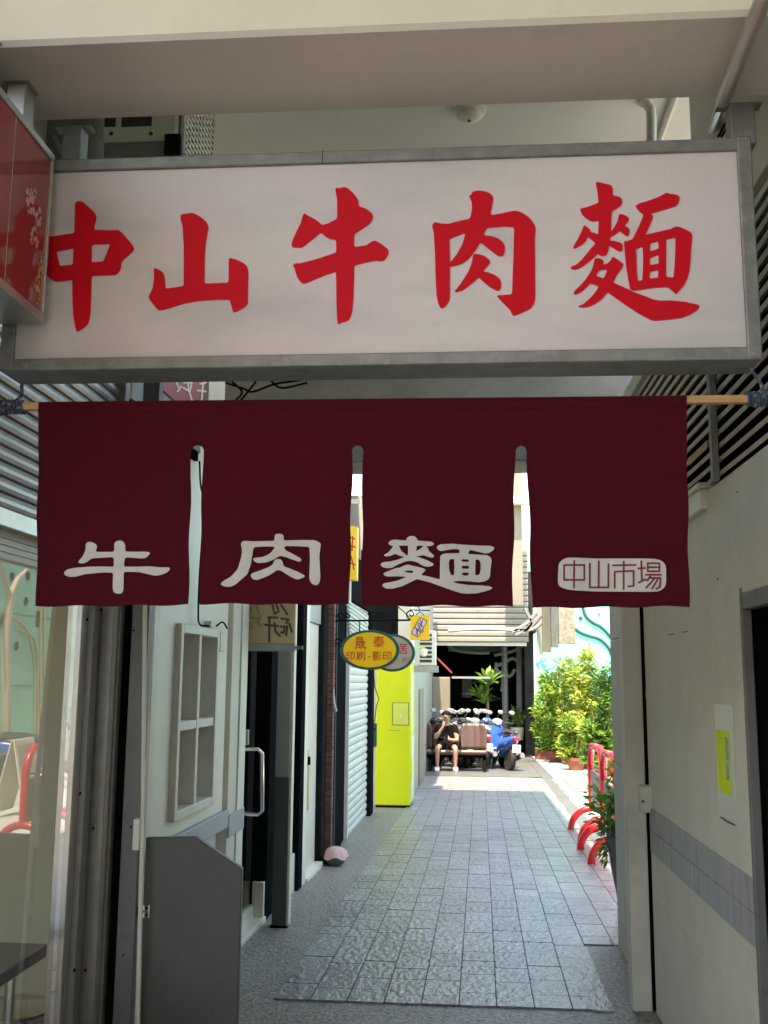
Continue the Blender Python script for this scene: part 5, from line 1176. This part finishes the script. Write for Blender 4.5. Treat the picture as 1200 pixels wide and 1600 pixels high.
b = B(); blade_plant(b, P(876, 1092, g.y), 34, .75, .09, 11); b.build('foliage', LLm, bl_t)
g = F(845, 1184)
b = B(); 
# dracaena in the shade behind the scooters
g = Vector((P(760, 1100, 26.5).x, 26.5, fz(26.5)))
dr = thing('dracaena', 'tall potted dracaena behind the parked scooters', 'plant', g)
B().lathe([(.2, 0), (.28, .35), (.24, .35)], g, 16).build('pot', m_potg, dr, smooth=True)
b = B(); b.tube([g+Vector((0, 0, .2)), P(762, 1105, 26.5), P(761, 1068, 26.5)], .04, 7); b.build('stem', m_stem, dr)
b = B(); blade_plant(b, P(762, 1072, 26.5), 40, .75, .10, 21); blade_plant(b, P(750, 1092, 26.5), 34, .6, .09, 22); blade_plant(b, P(756, 1100, 26.5), 30, .55, .09, 23); b.build('foliage', LM, dr)
g = Vector((P(808, 1140, 29).x, 29, fz(29)))
sp = thing('small_potted_plant', 'little plant in a pale pot inside the dark passage', 'plant', g)
B().lathe([(.16, .4), (.2, .75), (.17, .75)], g, 14).build('pot', m_white, sp); B().lathe([(.2, 0), (.2, .4)], g, 10).build('stand', m_dark, sp)
b = B(); leaf_cluster(b, g+Vector((0, 0, 1.0)), .25, .25, 90, .2, seed=9); b.build('foliage', LM, sp)
# white rail stand before the cyan wall
rq = F(836, 1180); rq.z = fz(rq.y)
rt = thing('white_wire_stand', 'white wire stand with curled top beside the cyan wall', 'stand', rq)
b = B(); b.tube([rq, rq+Vector((0, 0, .95))], .03, 7); b.tube([rq+Vector((.12*k, 0, 0)) for k in (0, 1)]+[rq+Vector((.12, 0, .9))], .02, 6); b.build('leg', m_white, rt)
b = B(); 
for s_ in (-1, 1): b.tube([rq+Vector((.06+s_*.17+cos(t*.5)*.15, 0, 1.02+sin(t*.5)*.13)) for t in range(13)], .022, 6)
b.build('curl', m_white, rt)
# ---- flower pot at the pillar
g = F(963, 1425); g = Vector((1.21, 7.6, fz(7.6)))
fp = thing('tall_flower_pot', 'tall dark grey pot of trailing greenery right behind the stone pillar', 'planter', g)
rr_ = .19
B().lathe([(.10, 0), (.12, .05), (.17, .3), (.20, .52), (.21, .62), (.18, .62), (.16, .56)], g, 28).build('pot', m_potg, fp, smooth=True)
b = B()
for k in range(7): leaf_cluster(b, g+Vector((-.08+.05*R.uniform(-2, 1), R.uniform(-.1, .1), .66+.03*k)), .17, .12, 55, .085, seed=50+k, up=.2, narrow=.45)
for k in range(5): leaf_cluster(b, g+Vector((-.17, R.uniform(-.1, .1), .58-.04*k)), .07, .09, 24, .07, seed=70+k, up=-.6)
b.build('foliage', LM, fp)
b = B()
for k in range(3): leaf_cluster(b, g+Vector((-.06+.03*k, 0, .98+.05*k)), .12, .05, 40, .09, seed=90+k, up=.1, narrow=.55)
b.build('top_foliage', LLm, fp)
b = B(); b.tube([g+Vector((-.02, 0, .6)), g+Vector((-.06, 0, .85)), g+Vector((-.05, 0, 1.05))], .008, 6); b.tube([g+Vector((-.02, 0, .6)), g+Vector((-.1, .02, .8)), g+Vector((-.12, 0, .95))], .006, 6); b.build('stem', m_stem, fp)
b = B(); blade_plant(b, g+Vector((-.03, 0, .6)), 12, .34, .02, 77, .6); b.build('grass_blades', LYy, fp)
for k in range(5):
    q = g+Vector((-.16+.05*k*R.random(), -.08, .98+.06*R.random())); B().lathe([(.004, -.012), (.016, 0), (.004, .012)], q, 8).build('flower', mat('orange_petal', (.8, .16, .02), .6), fp)

# ================================================================== BENCH
YB_ = F(745, 1206).y
bn = thing('waiting_bench', 'row of padded brown vinyl waiting seats on a black metal frame', 'bench', (P(738, 1206, YB_).x, YB_, fz(YB_)))
gz = fz(YB_)
mpx = YB_/FPX
for cxp in (654, 697, 740):
    cx = P(cxp, 1180, YB_).x; hw = 21.5*mpx
    ring = []
    for k in range(9):
        v = k/8; zz = gz+.44+.54*v; yy = YB_+.34+.10*v; wv = hw*(1-.18*max(0, v-.6)**2*4-.05*(1-v))
        if v > .85: wv *= .90
        row = []
        for i in range(17):
            u = -1+2*i/16; row.append(Vector((cx+u*wv, yy-.035-.012*abs(sin(i*pi/4))-.05*u*u, zz)))
        ring.append(row)
    b = panel_grid(ring)
    o = b.build('backrest', m_leather, bn, smooth=True); md = o.modifiers.new('t', 'SOLIDIFY'); md.thickness = .06; md.offset = -1
    b = B(); rings = []
    for k in range(6):
        v = k/5; rows_ = [Vector((cx+(-1+2*i/10)*hw*.98, YB_-.12+.48*v, gz+.46-.03*sin(v*2.5)+(.0 if 0 < k < 5 else -.02))) for i in range(11)]
        rings.append(rows_)
    b = panel_grid(rings)
    o = b.build('seat', m_leather, bn, smooth=True); md = o.modifiers.new('t', 'SOLIDIFY'); md.thickness = .09; md.offset = -1
xl_, xr_ = P(640, 1200, YB_).x, P(760, 1200, YB_).x
B().box(xl_, xr_, YB_+.1, YB_+.16, gz+.28, gz+.34).build('beam', m_dark, bn)
for xx in (P(757, 1200, YB_).x, P(672, 1200, YB_).x):
    B().box(xx-.03, xx+.03, YB_-.18, YB_-.12, gz, gz+.30).build('leg', m_dark, bn)
    B().box(xx-.03, xx+.03, YB_-.18, YB_+.4, gz+.25, gz+.30).build('leg_bar', m_dark, bn)
    B().box(xx-.03, xx+.03, YB_+.34, YB_+.40, gz, gz+.25).build('leg', m_dark, bn)
for cxp in (718.5,):
    b = B(); cx = P(cxp, 1180, YB_).x; b.tube([(cx, YB_+.3, gz+.7), (cx, YB_+.05, gz+.68), (cx, YB_, gz+.62), (cx, YB_+.05, gz+.45)], .02, 7); b.build('armrest', m_dark, bn)

# ================================================================== PERSON
pg = Vector((P(697.5, 1206, YB_-.1).x, YB_+.02, gz))
pe = thing('person', 'person in a black t-shirt and shorts sitting on the bench looking at a phone', 'person', pg)
def skin(name, verts, edges, radii, m, parent, sub=2, base=pg):
    me = bpy.data.meshes.new(name); me.from_pydata([base+Vector(v) for v in verts], edges, []); me.materials.append(m)
    o = link(name, me, parent)
    md = o.modifiers.new('skin', 'SKIN'); md.use_smooth_shade = True
    sv = me.skin_vertices[0].data if me.skin_vertices else None
    if sv is None:
        bm = bmesh.new(); bm.from_mesh(me); bm.verts.layers.skin.verify(); bm.to_mesh(me); bm.free(); sv = me.skin_vertices[0].data
    for i, r_ in enumerate(radii): sv[i].radius = (r_, r_) if not isinstance(r_, tuple) else r_
    sv[0].use_root = True
    s = o.modifiers.new('sub', 'SUBSURF'); s.levels = sub; s.render_levels = sub
    return o
V_, E_, R_ = [], [], []
def jv(p, r_, pr=None):
    V_.append(p); R_.append(r_); i = len(V_)-1
    if pr is not None: E_.append((pr, i))
    return i
pel = jv((0, .18, .52), .13); sp1 = jv((0, .14, .70), .125, pel); ch = jv((0, .06, .88), .14, sp1); nk = jv((0, -.01, 1.0), .055, ch)
h1_ = jv((0, -.05, 1.075), .06, nk); h2_ = jv((0, -.075, 1.15), .088, h1_); h3_ = jv((0, -.065, 1.215), .075, h2_); jv((0, -.165, 1.125), .012, h2_)
for s_ in (-1, 1):
    hp = jv((s_*.09, .15, .52), .09, pel); kn = jv((s_*.19, -.22, .50), .058, hp); cf = jv((s_*.19, -.19, .34), .052, kn); an = jv((s_*.19, -.16, .085), .034, cf); ft_ = jv((s_*.20, -.24, .045), .035, an); jv((s_*.205, -.36, .03), .028, ft_)
    sh_ = jv((s_*.17, .05, .92), .062, ch)
    if s_ < 0: el = jv((-.235, -.08, .66), .043, sh_); wr = jv((-.07, -.20, .93), .026, el); pm = jv((-.045, -.205, .985), .028, wr); dirs = [(-.03+.014*k, -.01, .055) for k in range(4)]; th = (.03, .01, .03)
    else: el = jv((.23, -.06, .64), .043, sh_); wr = jv((.06, -.25, .67), .026, el); pm = jv((.01, -.27, .69), .028, wr); dirs = [(-.05, -.02+.012*k, .02) for k in range(4)]; th = (-.01, .01, .05)
    for d in dirs:
        a = jv(tuple(Vector(V_[pm])+Vector(d)*.7), .009, pm); jv(tuple(Vector(V_[a])+Vector(d)*.5+Vector((.006, -.004, -.006))), .008, a)
    a = jv(tuple(Vector(V_[wr])+Vector(th)), .011, wr); jv(tuple(Vector(V_[a])+Vector(th)*.6), .009, a)
skin('body', V_, E_, R_, m_skin, pe)
skin('t_shirt', [(0, .15, .60), (0, .14, .72), (0, .06, .89), (0, .0, .975), (-.175, .05, .915), (-.225, -.02, .76), (.175, .05, .915), (.225, -.01, .75), (0, .17, .54)],
     [(0, 1), (1, 2), (2, 3), (2, 4), (4, 5), (2, 6), (6, 7), (0, 8)], [.15, .148, .158, .075, .078, .066, .078, .066, .15], m_cloth, pe)
skin('shorts', [(0, .18, .53), (-.09, .14, .53), (-.175, -.13, .515), (.09, .14, .53), (.175, -.13, .515)], [(0, 1), (1, 2), (0, 3), (3, 4)], [.15, .115, .088, .115, .088], m_cloth, pe)
for s_ in (-1, 1):
    skin('shoe', [(s_*.19, -.15, .05), (s_*.20, -.25, .05), (s_*.205, -.36, .04), (s_*.19, -.155, .10)], [(0, 1), (1, 2), (0, 3)], [.05, .052, .042, .044], m_shoe, pe)
    skin('ear', [(s_*.088, -.055, 1.135), (s_*.092, -.05, 1.16)], [(0, 1)], [.014, .012], m_skin, pe, 1)
hb = B(); n = 16; rings = []
for el_ in (-.1, .25, .6, .95, 1.25, 1.5):
    rings.append([pg+Vector((cos(2*pi*k/n)*.103*cos(el_)*(1+.05*sin(k*3.1)), -.045+sin(2*pi*k/n)*.115*cos(el_)-(.0), 1.165+.1*sin(el_)+(.035 if sin(2*pi*k/n) < -.3 and el_ < .3 else 0))) for k in range(n)])
hb.loft(rings); hb.build('hair', m_hair, pe, smooth=True)
b = B(); b.tube([pg+Vector((-.09, -.10, 1.13)), pg+Vector((-.05, -.165, 1.13)), pg+Vector((.05, -.165, 1.13)), pg+Vector((.09, -.10, 1.13))], .006, 5); b.build('glasses', m_dark, pe)
b = B(); q = pg+Vector((.0, -.32, .72)); b.box(q.x-.035, q.x+.035, q.y-.005, q.y+.005, q.z-.06, q.z+.06)
tag(b.build('phone', m_dark, bevel=.003), 'small dark phone held in the seated person\'s hand', 'phone')

# ================================================================== SCOOTERS
def oval_ring(x, zc, hz, hy, n=12, lean=0): return [Vector((x+lean*sin(2*pi*k/n), hy*cos(2*pi*k/n)*(1 if 1 else 0), zc+hz*sin(2*pi*k/n))) for k in range(n)]
def scooter(label, paint, accent):
    t = thing('scooter', label, 'scooter', (0, 0, 0), 'scooters parked behind the bench')
    for x in (-.62, .62):
        wh = B().lathe([(.15, -.05), (.245, -.055), (.262, -.03), (.265, 0), (.262, .03), (.245, .055), (.15, .05)], (x, 0, .265), 22, 'y').build('wheel', m_rubber, t, smooth=True)
        rim = B()
        for k in range(5):
            a = 2*pi*k/5; rim.tube([(x+.03*cos(a), 0, .265+.03*sin(a)), (x+.16*cos(a), 0, .265+.16*sin(a))], .018, 6)
        rim.lathe([(.05, -.05), (.05, .05)], (x, 0, .265), 12, 'y'); rim.build('rim', m_alu, wh, smooth=True)
    B().loft([oval_ring(-.98, .72, .03, .03), oval_ring(-.85, .68, .10, .10), oval_ring(-.6, .60, .16, .15), oval_ring(-.3, .54, .19, .16), oval_ring(-.08, .46, .19, .14), oval_ring(0, .40, .12, .12)]).build('rear_body', paint, t, smooth=True)
    B().loft([oval_ring(-.9, .80, .03, .07), oval_ring(-.75, .83, .045, .12), oval_ring(-.4, .80, .05, .15), oval_ring(-.05, .74, .045, .13), oval_ring(.02, .71, .02, .06)]).build('seat', m_plk, t, smooth=True)
    B().loft([[Vector((x, y, z)) for y, z in ((-.16, .26), (.16, .26), (.17, .32), (-.17, .32))] for x in (-.05, .25, .36)]).build('floorboard', m_plk, t, bevel=.01)
    B().loft([[Vector((.34+dx, y, z)) for dx, y in ((0, -w_), (.05, -w_*.7), (.09, 0), (.05, w_*.7), (0, w_), (-.04, 0))] for dx0, w_, z in ((0, .15, .28), (0, .19, .5), (0, .18, .72), (0, .13, .92))]).build('front_shield', paint, t, smooth=True)
    B().loft([oval_ring(.40, .90, .06, .06), oval_ring(.44, .96, .09, .14), oval_ring(.36, 1.0, .08, .13), oval_ring(.28, .98, .04, .06)]).build('handlebar_cowl', accent, t, smooth=True)
    B().loft([oval_ring(.40, .53, .02, .07), oval_ring(.6, .555, .03, .09), oval_ring(.78, .50, .03, .08), oval_ring(.88, .42, .015, .05)]).build('front_fender', accent, t, smooth=True)
    B().tube([(.38, 0, .85), (.52, 0, .5), (.62, 0, .265)], .035, 8).build('fork', m_plk, t, smooth=True)
    B().tube([(.25, -.33, .98), (.35, -.15, 1.0), (.36, 0, 1.0), (.35, .15, 1.0), (.25, .33, .98)], .014, 8).build('handlebar', m_plk, t, smooth=True)
    for s_ in (-1, 1):
        B().tube([(.26, s_*.34, .98), (.24, s_*.26, .98)], .019, 8).build('grip', m_rubber, t)
        mr_ = B().tube([(.32, s_*.2, 1.0), (.33, s_*.26, 1.12), (.30, s_*.30, 1.18)], .007, 6).build('mirror_stalk', m_plk, t)
        B().loft([oval_ring(.285, 1.22, .035, .05, 10), oval_ring(.305, 1.22, .05, .075, 10), oval_ring(.335, 1.22, .03, .05, 10)]).build('mirror', m_plg, mr_, smooth=True).location.y += s_*.32
        B().loft([oval_ring(.43, .80, .02, .02, 8), oval_ring(.46, .80, .035, .045, 8)]).build('indicator', m_lamp, t).location.y += s_*.12
    B().loft([oval_ring(.43, .96, .05, .08), oval_ring(.50, .95, .04, .065)]).build('headlight', m_lamp, t, smooth=True)
    B().loft([oval_ring(-1.0, .70, .03, .07), oval_ring(-.93, .70, .045, .10)]).build('tail_light', m_tail, t, smooth=True)
    B().tube([(-.2, -.17, .25), (-.5, -.19, .27), (-.85, -.19, .36)], [.03, .055, .06], 10).build('exhaust', m_galv, t, smooth=True)
    B().box(-1.02, -1.0, -.09, .09, .42, .58).build('number_plate', m_white, t)
    B().tube([(-.15, .1, .25), (-.1, .22, .0)], .015, 6).build('stand', m_plk, t)
    B().loft([oval_ring(-.75, .60, .02, .05), oval_ring(-.72, .48, .02, .07), oval_ring(-.62, .55, .03, .09)]).build('rear_fender', m_plk, t)
    return t
def place(t, px_, Y, rz, lean=.1):
    q = P(px_, 1150, Y); t.location = (q.x, Y, fz(Y)+.0); t.rotation_euler = (lean, 0, rz)
SC = [('blue tailed scooter with a white fender at the right end of the row', m_plb, m_plw, 781, YB_+1.1, 1.86), ('white and blue scooter standing across behind the empty seat', m_plw, m_plb, 768, YB_+2.1, 2.0),
      ('black scooter parked behind the seated person', m_plk, m_plk, 700, YB_+1.5, 1.9), ('silver scooter between the seated person and the empty seat', m_plg, m_plk, 722, YB_+1.7, 1.7),
      ('white scooter with pale mirrors behind the empty seat', m_plw, m_plg, 744, YB_+1.6, 1.8), ('dark red scooter at the left end next to the lime pillar', m_plr, m_plk, 674, YB_+1.7, 1.5),
      ('white scooter in the second row behind the black one', m_plw, m_plk, 712, YB_+3.0, -1.4), ('silver scooter in the second row beside the dracaena', m_plg, m_plw, 738, YB_+3.1, -1.7), ('black scooter in the second row before the beige cabinet', m_plk, m_plg, 688, YB_+3.0, -1.5)]
for lb, p1_, p2_, px_, Y, rz in SC:
    place(scooter(lb, p1_, p2_), px_, Y, rz, .06)
t = scooter('blue scooter parked alone in the courtyard before the stone base', m_plb, m_plw); q = refl(84, 1230, 3.9); t.location = (q.x, q.y, fz(q.y)); t.rotation_euler = (.08, 0, 2.6); del t['group']
t = scooter('white scooter parked alone in the courtyard before the stone base', m_plw, m_plg); q = refl(70, 1220, 4.6); t.location = (q.x, q.y, fz(q.y)); t.rotation_euler = (.08, 0, 2.3); del t['group']
# low steel hoop beside the scooters, blue bin
q = F(795, 1200); q.z = fz(q.y)
hp_ = thing('low_hoop', 'low white metal hoop on the paving beside the last scooter', 'hoop', q)
b = B(); b.tube([q+Vector((-.35, 0, .42)), q+Vector((-.1, 0, .45)), q+Vector((0, 0, .38)), q], .022, 8); b.tube([q+Vector((-.35, 0, .42)), q+Vector((-.4, 0, 0))], .022, 8); b.build('rail', m_white, hp_, smooth=True)
q = F(655, 1212); q.z = fz(q.y)
bi = thing('blue_bin', 'blue plastic bin just showing past the lime pillar', 'bin', q)
B().lathe([(.14, 0), (.19, .6), (.20, .6), (.20, .64), (.17, .64)], q+Vector((-.1, .6, 0)), 18).build('body', m_blueb, bi, smooth=True)
b = B(); b.tube([q+Vector((-.29, .6, .5)), q+Vector((-.31, .55, .58)), q+Vector((-.1, .38, .62)), q+Vector((.1, .55, .58)), q+Vector((.09, .6, .5))], .008, 6); b.build('handle', m_dark, bi)
